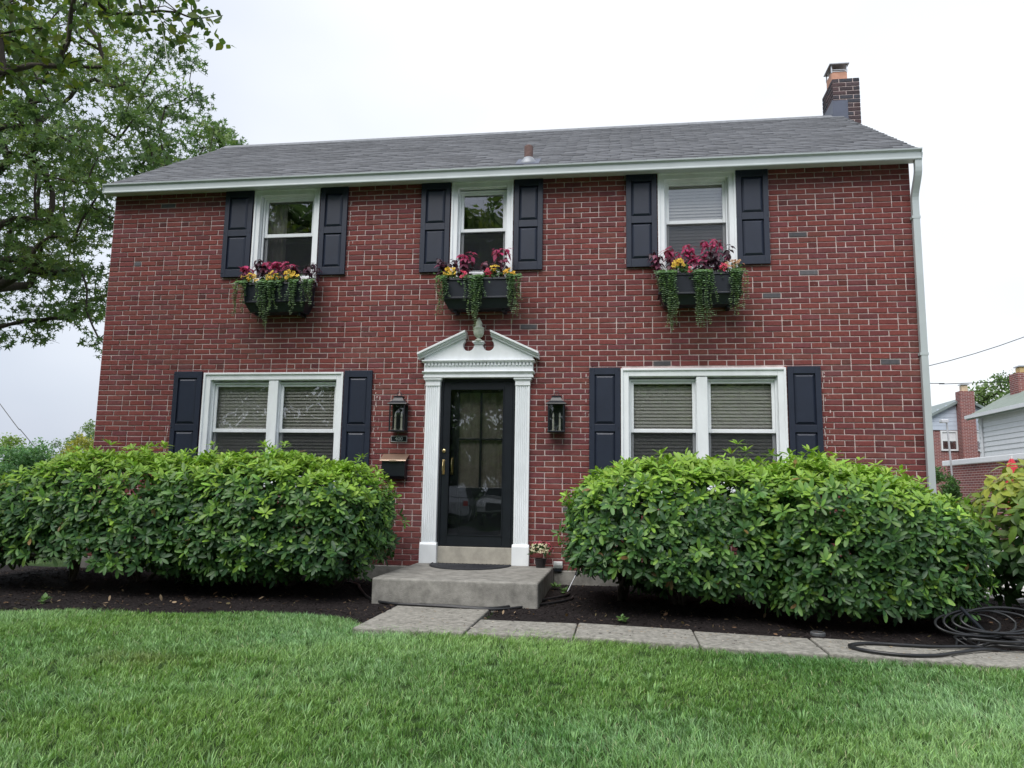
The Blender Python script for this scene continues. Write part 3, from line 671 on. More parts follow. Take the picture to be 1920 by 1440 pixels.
ped = m.build('pediment', M['trim'], house, bevel=.002)
for sgn in (-1, 1):
    s_ = (3.040-2.766)/(.590); m = MB()
    for (d0, d1, y) in ((0, -.026, -.175), (-.026, -.046, -.148), (-.046, -.075, -.118)):
        xo, xi = -.742, -.152
        pl = [(xo, 2.766+d1), (xo, 2.766+d0), (xi, 3.040+d0), (xi, 3.040+d1)]; pl = [(XC+(x if sgn < 0 else -x), z) for x, z in pl]
        m.prism(pl if sgn > 0 else pl[::-1], y, -.001-.0005*abs(d0*100))
    m.build('raking_cornice', M['trim'], ped, bevel=.003)
m = MB(); m.box(XC-.072, XC+.072, -.12, -.003, 2.895, 2.912); m.box(XC-.058, XC+.058, -.105, -.003, 2.8785, 2.895); m.build('pedestal', M['trim'], ped, bevel=.004)
m = MB(); m.lathe([(.05, 2.912), (.05, 2.922), (.035, 2.935), (.02, 2.948), (.024, 2.958), (.048, 2.975), (.062, 3.005), (.066, 3.04), (.064, 3.065), (.07, 3.07), (.068, 3.08), (.046, 3.09), (.040, 3.11), (.043, 3.135), (.030, 3.165), (.02, 3.178), (.012, 3.20), (.002, 3.21)], XC, -.085, 22); m.build('urn_finial', M['urn'], ped, smooth=True)

# ---- fittings on the wall
def lantern(cx, label):
    g = thing('wall_lantern', label, 'lantern', (cx, 0, 1.8), 'black lanterns beside the front door')
    hw, yf, yb, z0, z1 = .088, -.175, -.035, 1.815, 2.135
    m = MB(); m.box(cx-.055, cx+.055, -.036, .001, 1.82, 2.20); m.build('back_plate', M['black'], g, bevel=.004)
    m = MB()
    for x in (cx-hw, cx+hw):
        for y in (yf, yb): m.box(x-.008, x+.008, y-.008, y+.008, z0, z1)
    m.box(cx-hw-.014, cx+hw+.014, yf-.014, yb+.014, z0-.012, z0+.006); m.box(cx-hw-.01, cx+hw+.01, yf-.01, yb+.01, z1-.008, z1+.004); m.box(cx-hw, cx+hw, yb-.004, yb+.004, z0, z1); m.build('cage', M['black'], g, bevel=.002)
    m = MB(); ym = (yf+yb)/2; lev = [(.122, .094, z1+.004), (.118, .09, z1+.012), (.075, .058, z1+.042), (.055, .045, z1+.075), (.05, .042, z1+.09)]
    V, F = [], []
    for a, b, z in lev: V += [(cx-a, ym-b, z), (cx+a, ym-b, z), (cx+a, ym+b, z), (cx-a, ym+b, z)]
    for i in range(len(lev)-1): F += [(i*4+k, i*4+(k+1) % 4, i*4+4+(k+1) % 4, i*4+4+k) for k in range(4)]
    F += [(3, 2, 1, 0), tuple(len(V)-4+k for k in range(4))]; m.add(V, F); m.box(cx-.058, cx+.058, ym-.048, ym+.048, z1+.09, z1+.102); m.build('hood', M['black'], g)
    m = MB(); m.tube([(cx+.028*math.cos(a), ym, z1+.128+.028*math.sin(a)) for a in np.linspace(-math.pi/2, 1.5*math.pi, 17)], .004, 6, False); m.build('ring', M['black'], g)
    m = MB(); m.box(cx-hw+.008, cx+hw-.008, yf-.002, yf+.002, z0+.006, z1-.008); m.build('glass', M['lampglass'], g)
    for s in (-1, 1):
        m = MB(); x = cx+s*.038; m.lathe([(.011, z0+.03), (.011, z0+.155)], x, ym, 10); m.lathe([(.016, z0+.006), (.016, z0+.03)], x, ym, 10); c = m.build('candle', M['cream'], g)
        m = MB(); m.lathe([(.006, z0+.155), (.012, z0+.18), (.009, z0+.205), (.001, z0+.23)], x, ym, 10); m.build('bulb', simple('bulb_glass', (.75, .74, .68), .2), c, smooth=True)
lantern(-2.686, 'black lantern with two candles above the house number'); lantern(-.762, 'black lantern with two candles on the wall away from the mailbox')
pq = thing('house_number_plaque', 'small black plaque reading 400 under the lantern', 'plaque', (-2.699, 0, 1.69))
m = MB(); m.box(-2.795, -2.603, -.008, .001, 1.695, 1.757); m.build('plate', M['black'], pq)
m = MB(); m.ring(-2.801, -2.597, 1.689, 1.763, .007, -.011, .001); m.build('border', M['steel'], pq)
fc = bpy.data.curves.new('digits', 'FONT'); fc.body = '400'; fc.size = .064; fc.extrude = .002; fc.align_x = 'CENTER'; fc.align_y = 'CENTER'
ft = bpy.data.objects.new('digits_text', fc); COL.objects.link(ft); bpy.context.view_layer.update()
fme = bpy.data.meshes.new_from_object(ft.evaluated_get(bpy.context.evaluated_depsgraph_get())); bpy.data.objects.remove(ft)
fo = bpy.data.objects.new('digits', fme); COL.objects.link(fo); fme.materials.clear(); fme.materials.append(M['trim']); fo.parent = pq; fo.location = (-2.699+2.699, -.0105, .036); fo.rotation_euler = (R(90), 0, 0)
mb = thing('mailbox', 'black wall mailbox with a copper coloured slanted lid', 'mailbox', (-2.72, 0, 1.22))
m = MB(); m.prismx([(-.002, 1.235), (-.09, 1.235), (-.125, 1.27), (-.13, 1.462), (-.002, 1.530)], -2.868, -2.58); m.build('body', M['black'], mb, bevel=.006)
m = MB(); m.prismx([(-.002, 1.542), (-.155, 1.466), (-.158, 1.452), (-.152, 1.450), (-.146, 1.459), (-.002, 1.531)][::-1], -2.885, -2.562); m.box(-2.76, -2.68, -.166, -.152, 1.446, 1.460); m.build('lid', M['copper'], mb)
fl = thing('floodlight', 'small white flood lamp low on the brick beside the flower pot', 'floodlight', (-.737, 0, .25))
m = MB(); m.box(-.79, -.684, -.05, .001, .235, .315); m.build('housing', M['white'], fl, bevel=.008)
m = MB(); m.box(-.785, -.689, -.055, -.0495, .19+.05, .282); m.build('lens', M['lampglass'], fl)
m = MB(); m.box(-.78, -.694, -.06, .001, .205, .234); m.build('bracket', M['black'], fl)

# ---- front step, mat
m = MB(); m.box(-2.42, -.79, -1.70, -.002, -.2, .255); step = m.build('front_step', M['concrete'], origin=(-1.6, -.85, 0), bevel=.02, seg=3); tag(step, 'weathered concrete slab step in front of the door', 'step')
m = MB(); mat_pts = [(-1.745+.475*math.cos(a), -.12-.62*math.sin(a)) for a in np.linspace(0, math.pi, 33)]
m.prismz(mat_pts[::-1], .256, .268); dm = thing('doormat', 'half round dark rubber doormat on the concrete step', 'doormat', (-1.745, -.35, .256)); m.build('pad', M['mat'], dm, bevel=.004)
m = MB(); m.tube([(x*.96-1.745*.04, -.12+(y+.12)*.96, .269) for x, y in mat_pts], .006, 6)
for r in range(1, 9):
    m.tube([(-1.745+.43*r/9*math.cos(a), -.13-.56*r/9*math.sin(a), .2685) for a in np.linspace(0, math.pi, 17)], .0055, 5)
m.build('ribs', M['mat'], dm)

# ------------------------------------------------------------------ plants
def leaf_tpl(w=.38, fold=.12, droop=.25, tip=.0, peak=.55, round_tip=0):
    """unit-length leaf along +X, rib at y = 0, 8 triangles"""
    z = lambda x: -droop*x*x; rd = round_tip
    V = [(0, 0, 0), (.3, w*.42, z(.3)+fold*w*.42), (.3, 0, z(.3)), (.3, -w*.42, z(.3)+fold*w*.42),
         (peak+.1, w*.5, z(.65)+fold*w*.5), (peak+.1, 0, z(.65)), (peak+.1, -w*.5, z(.65)+fold*w*.5), (1, 0, z(1)+tip)]
    T = [(0, 2, 1), (0, 3, 2), (1, 2, 5), (1, 5, 4), (2, 3, 6), (2, 6, 5), (4, 5, 7), (5, 6, 7)]
    if rd:                                          # blunt tip: two more points before the end
        V = V[:7]+[(.9, w*.30, z(.9)+fold*w*.3), (.9, -w*.30, z(.9)+fold*w*.3), (1, 0, z(1)+tip)]
        T = T[:6]+[(4, 5, 7), (5, 6, 8), (5, 9, 7), (5, 8, 9)]
    return np.array(V, float), np.array(T)
def frames(n):
    """orthonormal frames whose z column is n"""
    a = np.where(np.abs(n[:, 2:3]) < .9, np.array([[0, 0, 1.]]), np.array([[1., 0, 0]])); t = nrm(np.cross(a, n)); b = np.cross(n, t); return t, b
def rosettes(P, Nn, q, tpl, nl=(6, 10), size=(.060, .116), elev=(-8, 52), colf=None):
    """whorls of leaves at P facing Nn; colf(i_rosette) gives (k,3) colours"""
    cnt = q.randint(nl[0], nl[1]+1, len(P)); idx = np.repeat(np.arange(len(P)), cnt); k = np.concatenate([np.arange(c) for c in cnt]); c = cnt[idx]
    t, b = frames(Nn); spin = q.uniform(0, 6.28, len(P))[idx]
    az = spin+2*np.pi*k/c+q.uniform(-.25, .25, len(idx)); inner = (k % 3 == 0)
    e = np.radians(q.uniform(elev[0], elev[1], len(idx))+inner*18)
    d = np.cos(az)[:, None]*t[idx]+np.sin(az)[:, None]*b[idx]; n = Nn[idx]
    X = np.cos(e)[:, None]*d+np.sin(e)[:, None]*n; Z = -np.sin(e)[:, None]*d+np.cos(e)[:, None]*n; Y = np.cross(Z, X)
    s = q.uniform(size[0], size[1], len(idx))*(1-.2*inner)
    Mx = np.stack([X, Y, Z], 2)*s[:, None, None]
    C = colf(idx, q)
    return inst(tpl[0], tpl[1], Mx, P[idx]+X*.008, C)
RH = leaf_tpl(.34, .20, .20, .02, .55, 1)

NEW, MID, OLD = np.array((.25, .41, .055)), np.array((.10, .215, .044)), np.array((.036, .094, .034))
def shrub(name, label, cx, cy, z0, z1, a, b, seed, trunks, n_out=1500, n_in=900, p=4.2, low=.28, sprigs=(), group=None, hcut=None):
    q = np.random.RandomState(seed); root = thing(name, label, 'shrub', (cx, cy, 0), group)
    zc, c = (z0+z1)/2, (z1-z0)/2
    def shell(n, f):
        d = nrm(q.normal(size=(n*3, 3))); d = d[(d[:, 1] < .45)][:n]
        r = 1/(np.abs(d[:, 0])**p+np.abs(d[:, 1])**p+np.abs(d[:, 2])**p)**(1/p)
        P = d*r[:, None]*np.array((a, b, c))*f
        g = nrm(np.sign(P)*np.abs(P/np.array((a, b, c)))**(p-1)/np.array((a, b, c)))
        bump = vnoise(P*2.3+seed, seed, 2)
        P = P+g*(.11*bump[:, None]+.11*(q.uniform(size=(len(P), 1)) < .07)*q.uniform(.3, 1.2, (len(P), 1)))+q.normal(size=P.shape)*.025+np.array((cx, cy, zc))
        if hcut: P[:, 2] -= np.clip(hcut(P[:, 0]), 0, 1)*np.clip((P[:, 2]-z0)/(z1-z0), 0, 1)
        keep = P[:, 2] > low+.26*vnoise(P*3, seed+5, 1)
        return P[keep], nrm(g[keep]+np.array((0, -.12, .55))+q.normal(size=(keep.sum(), 3))*.22), P[keep][:, 2]
    Po, No, zo = shell(n_out, 1.0)
    if len(sprigs):
        sp = np.array(sprigs); Po = np.r_[Po, sp]; No = np.r_[No, np.tile((0, -.1, 1.), (len(sp), 1))]; zo = Po[:, 2]
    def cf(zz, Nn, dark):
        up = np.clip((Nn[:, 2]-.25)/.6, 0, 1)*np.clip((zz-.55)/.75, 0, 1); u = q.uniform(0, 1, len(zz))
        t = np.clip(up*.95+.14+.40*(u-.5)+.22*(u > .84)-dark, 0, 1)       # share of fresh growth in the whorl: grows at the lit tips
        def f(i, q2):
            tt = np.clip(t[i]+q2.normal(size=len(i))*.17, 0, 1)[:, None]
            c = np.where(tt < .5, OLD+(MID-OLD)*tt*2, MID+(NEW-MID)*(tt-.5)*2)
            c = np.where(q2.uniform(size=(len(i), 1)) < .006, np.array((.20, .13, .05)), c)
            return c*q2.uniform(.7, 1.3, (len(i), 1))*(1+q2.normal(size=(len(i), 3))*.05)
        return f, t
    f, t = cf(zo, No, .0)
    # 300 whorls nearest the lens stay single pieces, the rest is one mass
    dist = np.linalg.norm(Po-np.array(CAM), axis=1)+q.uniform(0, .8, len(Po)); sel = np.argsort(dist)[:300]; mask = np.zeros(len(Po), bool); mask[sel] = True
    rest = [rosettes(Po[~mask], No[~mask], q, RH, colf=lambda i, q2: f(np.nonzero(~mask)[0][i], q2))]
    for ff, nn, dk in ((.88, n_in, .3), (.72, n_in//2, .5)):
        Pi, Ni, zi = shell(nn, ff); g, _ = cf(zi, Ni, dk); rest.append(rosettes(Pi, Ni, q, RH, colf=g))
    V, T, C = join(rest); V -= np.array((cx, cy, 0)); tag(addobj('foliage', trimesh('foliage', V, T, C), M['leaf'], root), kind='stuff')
    lib = {}
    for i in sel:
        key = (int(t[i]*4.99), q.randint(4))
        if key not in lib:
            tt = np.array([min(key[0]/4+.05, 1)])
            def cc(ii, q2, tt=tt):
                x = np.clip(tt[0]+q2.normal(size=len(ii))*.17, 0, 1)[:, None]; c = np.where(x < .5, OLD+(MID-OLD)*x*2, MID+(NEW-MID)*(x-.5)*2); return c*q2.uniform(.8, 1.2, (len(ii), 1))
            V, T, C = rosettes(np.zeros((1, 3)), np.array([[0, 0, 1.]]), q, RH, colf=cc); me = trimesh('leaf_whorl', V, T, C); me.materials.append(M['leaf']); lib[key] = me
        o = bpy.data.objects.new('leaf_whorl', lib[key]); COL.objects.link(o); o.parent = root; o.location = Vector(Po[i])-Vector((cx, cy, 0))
        o.rotation_mode = 'QUATERNION'; o.rotation_quaternion = Vector(No[i]).to_track_quat('Z', 'Y') @ Vector((0, 0, 1)).rotation_difference(Vector((0, 0, 1))); o.rotation_mode = 'XYZ'
    # stems
    for tx, ty in trunks:
        m = MB()
        for s in range(q.randint(3, 6)):
            e = Vector((tx+q.uniform(-.6, .6), ty+q.uniform(-.4, .5), q.uniform(.7, 1.0))); p0 = Vector((tx+q.uniform(-.05, .05), ty+q.uniform(-.05, .05), -.03)); mid = (p0+e)/2+Vector((q.uniform(-.12, .12), q.uniform(-.1, .1), -.06))
            pts = [p0, p0.lerp(mid, .5)+Vector((q.uniform(-.04, .04), 0, 0)), mid, mid.lerp(e, .5)+Vector((q.uniform(-.05, .05), 0, .03)), e]; m.tube(pts, [.028, .023, .018, .013, .007], 6)
            for z in range(3):
                a0 = mid.lerp(e, q.uniform(.1, .9)); m.tube([a0, a0+Vector((q.uniform(-.2, .2), q.uniform(-.2, .15), .12)), a0+Vector((q.uniform(-.35, .35), q.uniform(-.35, .2), .3))], [.009, .006, .003], 5)
        m.build('stem', M['woodstem'], root)
    return root
HG = 'rhododendron shrubs in the bed along the front wall'
shrub('rhododendron_shrub', 'broad rhododendron shrub below the shutter at the left corner of the house', -5.62, -1.15, .10, 1.37, 1.50, .88, 11, [(-5.3, -1.0), (-6.1, -1.1), (-4.8, -.9)], 2500, 1300, hcut=lambda x: .34*np.clip((-5.7-x)/1.2, 0, 1.3)**1.3, low=.27, group=HG)
shrub('rhododendron_shrub', 'rhododendron shrub in front of the double window, reaching to the mailbox', -3.70, -1.10, .22, 1.40, 1.12, .86, 12, [(-3.7, -1.0), (-3.1, -.95), (-4.3, -.9)], 2050, 1100, hcut=lambda x: .20*np.clip((x+3.4)/.9, 0, 1.2)**1.5, low=.31, group=HG)
shrub('rhododendron_shrub', 'rhododendron shrub under the right double window, nearest the flower pot', .60, -1.22, .20, 1.38, 1.09, .92, 13, [(.55, -1.25), (.0, -1.0), (1.0, -1.0)], 2050, 1100, hcut=lambda x: .2*np.clip((.05-x)/.6, 0, 1)**1.5, low=.36, sprigs=[(1.12, -1.35, 1.60), (1.2, -1.3, 1.53), (1.05, -1.4, 1.50), (1.16, -1.45, 1.46), (1.1, -1.4, 1.42)], group=HG)
shrub('rhododendron_shrub', 'rhododendron shrub at the downspout corner beside the yellow spotted shrub', 2.12, -1.32, .0, 1.34, .90, .96, 14, [(2.0, -1.2), (2.6, -1.1)], 2000, 1100, hcut=lambda x: .3*np.clip((x-2.0)/1.1, 0, 1.1)**1.2, low=.2, group=HG)

# variegated shrub: long pointed leaves splashed yellow
def aucuba():
    q = np.random.RandomState(31); c0 = np.array((4.25, -1.05, .75)); root = thing('spotted_laurel', 'yellow and green spotted laurel shrub at the end of the bed by the driveway', 'shrub', (4.25, -1.05, 0))
    d = nrm(q.normal(size=(900, 3))); d = d[d[:, 1] < .6]; f = q.choice([1, 1, .8, .6], len(d))[:, None]
    P = c0+d*f*np.array((.98, .85, .72))+q.normal(size=d.shape)*.03; k = P[:, 2] > .12; P, d = P[k], d[k]; Nn = nrm(d+np.array((0, -.15, .6)))
    AU = leaf_tpl(.42, .15, .35, 0, .5)
    def cf(i, q2):
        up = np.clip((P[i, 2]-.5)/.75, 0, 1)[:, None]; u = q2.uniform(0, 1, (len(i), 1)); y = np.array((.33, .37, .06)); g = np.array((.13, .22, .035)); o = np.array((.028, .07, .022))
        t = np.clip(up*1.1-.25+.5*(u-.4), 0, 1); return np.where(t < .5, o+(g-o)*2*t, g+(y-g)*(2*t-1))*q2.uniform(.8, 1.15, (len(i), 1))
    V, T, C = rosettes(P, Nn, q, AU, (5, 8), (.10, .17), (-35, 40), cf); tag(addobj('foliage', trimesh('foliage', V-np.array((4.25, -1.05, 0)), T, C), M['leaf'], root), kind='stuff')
    for k in range(5):
        m = MB(); e = c0+q.uniform(-.5, .5, 3)*np.array((1, 1, .3)); m.tube([(4.25+q.uniform(-.15, .15), -1.05+q.uniform(-.15, .15), -.04), tuple((c0+e)/2-np.array((0, 0, .4))), tuple(e)], [.022, .016, .006], 6); m.build('stem', M['woodstem'], root)
aucuba()

# ---- trees
STAR = []
for k in range(5):
    a = R((k-2)*58); STAR += [(a-.36, .34), (a, [.72, .95, 1.05, .95, .72][k])]
STAR += [(STAR[-1][0]+.36, .34)]
STARV = np.array([(0, 0, 0)]+[(r*math.cos(a), r*math.sin(a), -.18*r*r) for a, r in STAR], float); START = np.array([(0, i, i+1) for i in range(1, len(STAR))])
OVAL = leaf_tpl(.62, .12, .15, 0, .45)
PAIR = (np.array([(0, 0, 0), (.55, .28, .04), (1, 0, -.12), (.55, -.28, .04)], float), np.array([(0, 2, 1), (0, 3, 2)]))
def tree(name, label, base, trunk_top, crown, rad, n_cl, n_leaf, leaf, cols, seed, tr=.28, tpl='star', group=None, clump=(.55, .55, .32), gap=.15, shellmin=.35, extra=(), mat='treeleaf', zmin=-9):
    """trunk, limbs grown to clumps of leaves spread through the crown's volume"""
    q = np.random.RandomState(seed); base = np.array(base, float); root = thing(name, label, 'tree', tuple(base), group)
    crown, rad = np.array(crown, float), np.array(rad, float)
    d = nrm(q.normal(size=(n_cl*5, 3)))*q.uniform(shellmin**3, 1, (n_cl*5, 1))**(1/3)
    P = crown+d*rad*(1+.12*vnoise(d*3, seed, 2)[:, None]); P = P[(vnoise(P*.9, seed+1, 2) > -gap*3) & (P[:, 2] > zmin)][:n_cl]
    if len(extra): P = np.r_[P, np.array(extra)]
    nodes = [base]; par = [-1]; tt = np.array(trunk_top, float); K = 6
    for k in range(1, K+1):
        w = q.normal(size=3)*.06*np.linalg.norm(tt-base)/5*(k < K); w[2] = 0
        nodes.append(base+(tt-base)*k/K+w); par.append(len(nodes)-2)
    order = np.argsort(np.linalg.norm((P-tt)*np.array((1, 1, .8)), axis=1)); cl_node = []
    for i in order:
        A = np.array(nodes[K//2:]); v = P[i]-A; dist = np.linalg.norm(v, axis=1)+.6*np.maximum(0, A[:, 2]-P[i][2]-.3)+.25*np.linalg.norm(A-tt, axis=1)*0
        j = int(np.argmin(dist))+K//2; a = nodes[j]; L_ = np.linalg.norm(P[i]-a)
        if L_ > 1.2:
            mid = (a+P[i])/2+q.normal(size=3)*.09*L_+np.array((0, 0, .05*L_)); nodes.append(mid); par.append(j); j = len(nodes)-1
        nodes.append(P[i]); par.append(j); cl_node.append(len(nodes)-1)
    w = np.zeros(len(nodes)); w[cl_node] = 1
    for i in range(len(nodes)-1, 0, -1): w[par[i]] += w[i]
    r = np.maximum(.006, tr*np.sqrt(w/w[0])*.92); r[0] = tr*1.25
    kids = {}
    for i in range(1, len(nodes)): kids.setdefault(par[i], []).append(i)
    mt, ml = MB(), MB()
    mt.tube(nodes[:K+1], r[:K+1], 10)
    for i in range(K+1, len(nodes)):
        a, b = nodes[par[i]], nodes[i]; ra = min(r[par[i]]*.8, r[i]*1.35); n = 8 if ra > .05 else (5 if ra > .02 else 3)
        mm = (a+b)/2+q.normal(size=3)*.04*np.linalg.norm(b-a); ml.tube([a, mm, b], [ra, (ra+r[i])/2, r[i]*.9], n, False)
    mt.build('trunk', M['bark'], root, smooth=True); tag(ml.build('limbs', M['bark'], root, smooth=True), kind='stuff')
    idx = np.repeat(np.arange(len(P)), n_leaf); g = q.normal(size=(len(idx), 3)); g = nrm(g)*q.uniform(0, 1, (len(idx), 1))**.45
    LP = P[idx]+g*np.array(clump)*q.uniform(.6, 1.25, len(P))[idx][:, None]; LP[:, 2] -= .12*np.abs(g[:, 0])
    # twigs inside every clump
    tw = MB()
    for i in range(len(P)):
        for s in range(3):
            e = P[i]+nrm(q.normal(size=3))*np.array(clump)*.85; tw.tube([P[i], (P[i]+e)/2+q.normal(size=3)*.03, e], [.008, .006, .003], 3, False)
    tag(tw.build('twigs', M['bark'], root), kind='stuff')
    nn = nrm(q.normal(size=(len(idx), 3))*.75+np.array((0, 0, .55))); t, b = frames(nn); a = q.uniform(0, 6.28, len(idx))[:, None]; X = t*np.cos(a)+b*np.sin(a); Y = np.cross(nn, X)
    s = q.uniform(.7, 1.2, len(idx))*leaf; Mx = np.stack([X, Y, nn], 2)*s[:, None, None]
    cols = np.array(cols); cm = vnoise(P*.8, seed+3, 2); ci = np.clip((cm[idx]*.5+.5)+q.normal(size=len(idx))*.18, 0, .999); ci = (ci*len(cols)).astype(int)
    C = cols[ci]*q.uniform(.75, 1.25, (len(idx), 1))
    tp = {'star': (STARV, START), 'oval': OVAL, 'pair': PAIR}[tpl]
    V, T, C = inst(tp[0], tp[1], Mx, LP, C); tag(addobj('crown', trimesh('crown', V-base, T, C), M[mat], root), kind='stuff')
    return root
GA = [(.085, .145, .068), (.105, .175, .074), (.125, .205, .078), (.155, .225, .076), (.185, .235, .07)]
tree('maple_tree', 'tall maple tree with star shaped leaves beyond the left gable', (-16.2, 7.2, 0), (-15.7, 7.2, 5.6), (-15.8, 7.2, 10.0), (5.4, 5.4, 6.0), 500, 60, .128, GA, 51, .30, 'star', gap=.17, shellmin=.25, clump=(.72, .72, .30), zmin=3.9,
     extra=[(-12.9, 7.2, 6.2), (-12.5, 7.0, 5.2), (-12.1, 7.0, 4.5), (-12.6, 7.1, 5.7), (-11.7, 7.2, 4.2), (-13.0, 7.0, 6.9), (-12.4, 7.3, 7.6), (-11.5, 7.0, 5.0), (-11.0, 7.1, 6.0), (-11.4, 7.2, 7.0)])
tree('backyard_tree', 'light green tree top showing above the left end of the roof', (-14.4, 14.5, 0), (-14.2, 14.5, 6), (-14.0, 14.5, 10.8), (2.7, 2.4, 3.0), 150, 90, .12, [(.06, .12, .04), (.085, .16, .05), (.11, .19, .06)], 52, .2, 'star', gap=.25, clump=(.5, .5, .35))
# near tree whose boughs hang into the top corner
tree('pear_tree', 'nearby tree with large rounded leaves overhanging the lawn', (-7.9, -3.3, -.1), (-7.3, -3.3, 3.4), (-7.0, -3.4, 5.6), (1.5, 1.3, 1.2), 50, 52, .095, [(.04, .075, .03), (.06, .11, .03), (.10, .145, .03), (.16, .19, .035)], 53, .085, 'oval', gap=.6, clump=(.36, .36, .2), shellmin=.3,
     extra=[(-5.85, -3.1, 5.35), (-5.5, -3.0, 5.45), (-5.2, -3.0, 5.30), (-5.75, -3.1, 4.95), (-5.35, -2.9, 5.1), (-4.8, -3.0, 5.55), (-4.45, -3.0, 5.52), (-4.1, -3.0, 5.50), (-3.92, -3.0, 5.42), (-5.0, -3.2, 5.75), (-4.5, -3.1, 5.85), (-5.9, -3.2, 5.7)])
m = MB(); m.tube([(-4.27, -3.0, 5.46), (-4.25, -3.0, 5.36), (-4.21, -3.0, 5.22), (-4.18, -3.0, 5.08), (-4.14, -3.0, 4.93)], .004, 5); tag(m.build('string', M['white'], origin=(-4.2, -3, 4.93)), 'pale string hanging from the nearby tree branch', 'string')

# ------------------------------------------------------------------ window boxes and what grows in them
PET = []
for k in range(5):
    a = 2*math.pi*k/5; PET += [((math.cos(a-.5)*.75, math.sin(a-.5)*.75, .05), (math.cos(a)*1.0, math.sin(a)*1.0, .0), (math.cos(a+.5)*.75, math.sin(a+.5)*.75, .05))]
PV = np.array([(0, 0, .12)]+[p for t in PET for p in t], float); PT = np.array([f for k in range(5) for f in ((0, 1+3*k, 2+3*k), (0, 2+3*k, 3+3*k))])
ROUND = (np.array([(0, 0, 0)]+[(.5+.5*math.cos(a), .46*math.sin(a), -.05*math.cos(a)) for a in np.linspace(math.pi*.75, -math.pi*.75, 6)], float), np.array([(0, i, i+1) for i in range(1, 6)]))
COLE = leaf_tpl(.55, .15, .45, 0, .4)
def scatter(P, Nn, size, col, q, tpl, jit=.3):
    n = nrm(Nn+q.normal(size=P.shape)*jit); t, b = frames(n); a = q.uniform(0, 6.28, len(P))[:, None]; X = t*np.cos(a)+b*np.sin(a); Y = np.cross(n, X)
    return inst(tpl[0], tpl[1], np.stack([X, Y, n], 2)*(size*q.uniform(.75, 1.2, len(P)))[:, None, None], P, col*q.uniform(.8, 1.2, (len(P), 1)))
def put(name, parts, mat, root, kind=None):
    V, T, C = join(parts) if isinstance(parts, list) else parts
    o = addobj(name, trimesh(name, V-np.array(ORG[root.name]), T, C), mat, root)
    if kind: tag(o, kind=kind)
    return o
def vine(x, w, n, ln, label, seed, group, z0=3.655):
    q = np.random.RandomState(seed); ln *= 1.22; root = thing('trailing_vine', label, 'vine', (x, -.28, z0), group); m = MB(); P, X, S = [], [], []
    for k in range(int(n*1.05)):
        sx = x+q.uniform(-w, w)*1.1; L_ = ln*q.uniform(.45, 1.05)*(1-.45*abs(sx-x)/max(w, .01)); sw = q.uniform(-.05, .05); yo = q.uniform(0, .06)
        pts = [Vector((sx+(x-sx)*.4, -.22, z0+.0)), Vector((sx+(x-sx)*.15, -.29, z0+.03)), Vector((sx, -.325-yo, z0-.015))]
        nn = max(3, int(L_/.07))
        for i in range(1, nn+1): f = i/nn; pts.append(Vector((sx+sw*f+.012*math.sin(f*7+k), -.33-yo*(1-.5*f)+.01*math.sin(f*9+k), z0-.015-L_*f)))
        m.tube(pts, .0022, 4, False)
        tot = [0]
        for i in range(1, len(pts)): tot.append(tot[-1]+(pts[i]-pts[i-1]).length)
        s_ = .02
        while s_ < tot[-1]:
            i = max(j for j in range(len(tot)-1) if tot[j] <= s_); f = (s_-tot[i])/max(tot[i+1]-tot[i], 1e-6); p = pts[i].lerp(pts[i+1], min(f, 1)); a = q.uniform(0, 6.28)
            for sg in (0, math.pi): P.append(tuple(p)); X.append((math.cos(a+sg), math.sin(a+sg)*.8-.25, q.uniform(-.15, .35))); S.append(q.uniform(.024, .040)*(1-.35*s_/tot[-1]))
            s_ += .023
    m.build('strands', M['stem'], root)['kind'] = 'stuff'
    P, X = np.array(P), nrm(np.array(X)); Z = nrm(np.array((0, -.45, .8))-X*(X@np.array((0, -.45, .8)))[:, None]); Y = np.cross(Z, X)
    h = np.clip((z0-P[:, 2])/ln, 0, 1)[:, None]; C = (np.array((.23, .37, .215))*(1-h)+np.array((.26, .33, .21))*h)*q.uniform(.65, 1.3, (len(P), 1))
    put('leaves', inst(ROUND[0], ROUND[1], np.stack([X, Y, Z], 2)*np.array(S)[:, None, None], P, C), M['softleaf'], root, 'stuff')
def coleus(x, y, top, pink, label, seed, w=.07, group=None, z0=3.60):
    q = np.random.RandomState(seed); root = thing('coleus_plant', label, 'plant', (x, y, z0), group); m = MB(); P, Nn, S, C = [], [], [], []
    for s in range(4):
        e = Vector((x+q.uniform(-w, w)*1.4, y+q.uniform(-.05, .03), top-q.uniform(0, .10))); b = Vector((x+q.uniform(-.02, .02), y, z0)); m.tube([b, b.lerp(e, .5)+Vector((q.uniform(-.02, .02), 0, 0)), e], [.004, .0035, .0025], 5, False)
        for f in (.3, .5, .7, .88, 1.0):
            p = b.lerp(e, f); P.append(tuple(p)); Nn.append((q.uniform(-.3, .3), -.35, 1)); C.append((.33, .035, .11) if (pink and f > .8) else ((.17, .045, .085) if (pink and f > .6) or q.uniform() < .2 else (.045, .017, .032)))
    m.build('stems', simple('coleus_stem', (.08, .02, .03), .6), root)['kind'] = 'stuff'
    C = np.array(C); put('leaves', rosettes(np.array(P), nrm(np.array(Nn)), q, COLE, (4, 6), (.055, .10), (-45, 20), lambda i, q2: C[i]*q2.uniform(.6, 1.6, (len(i), 1))), M['softleaf'], root, 'stuff')
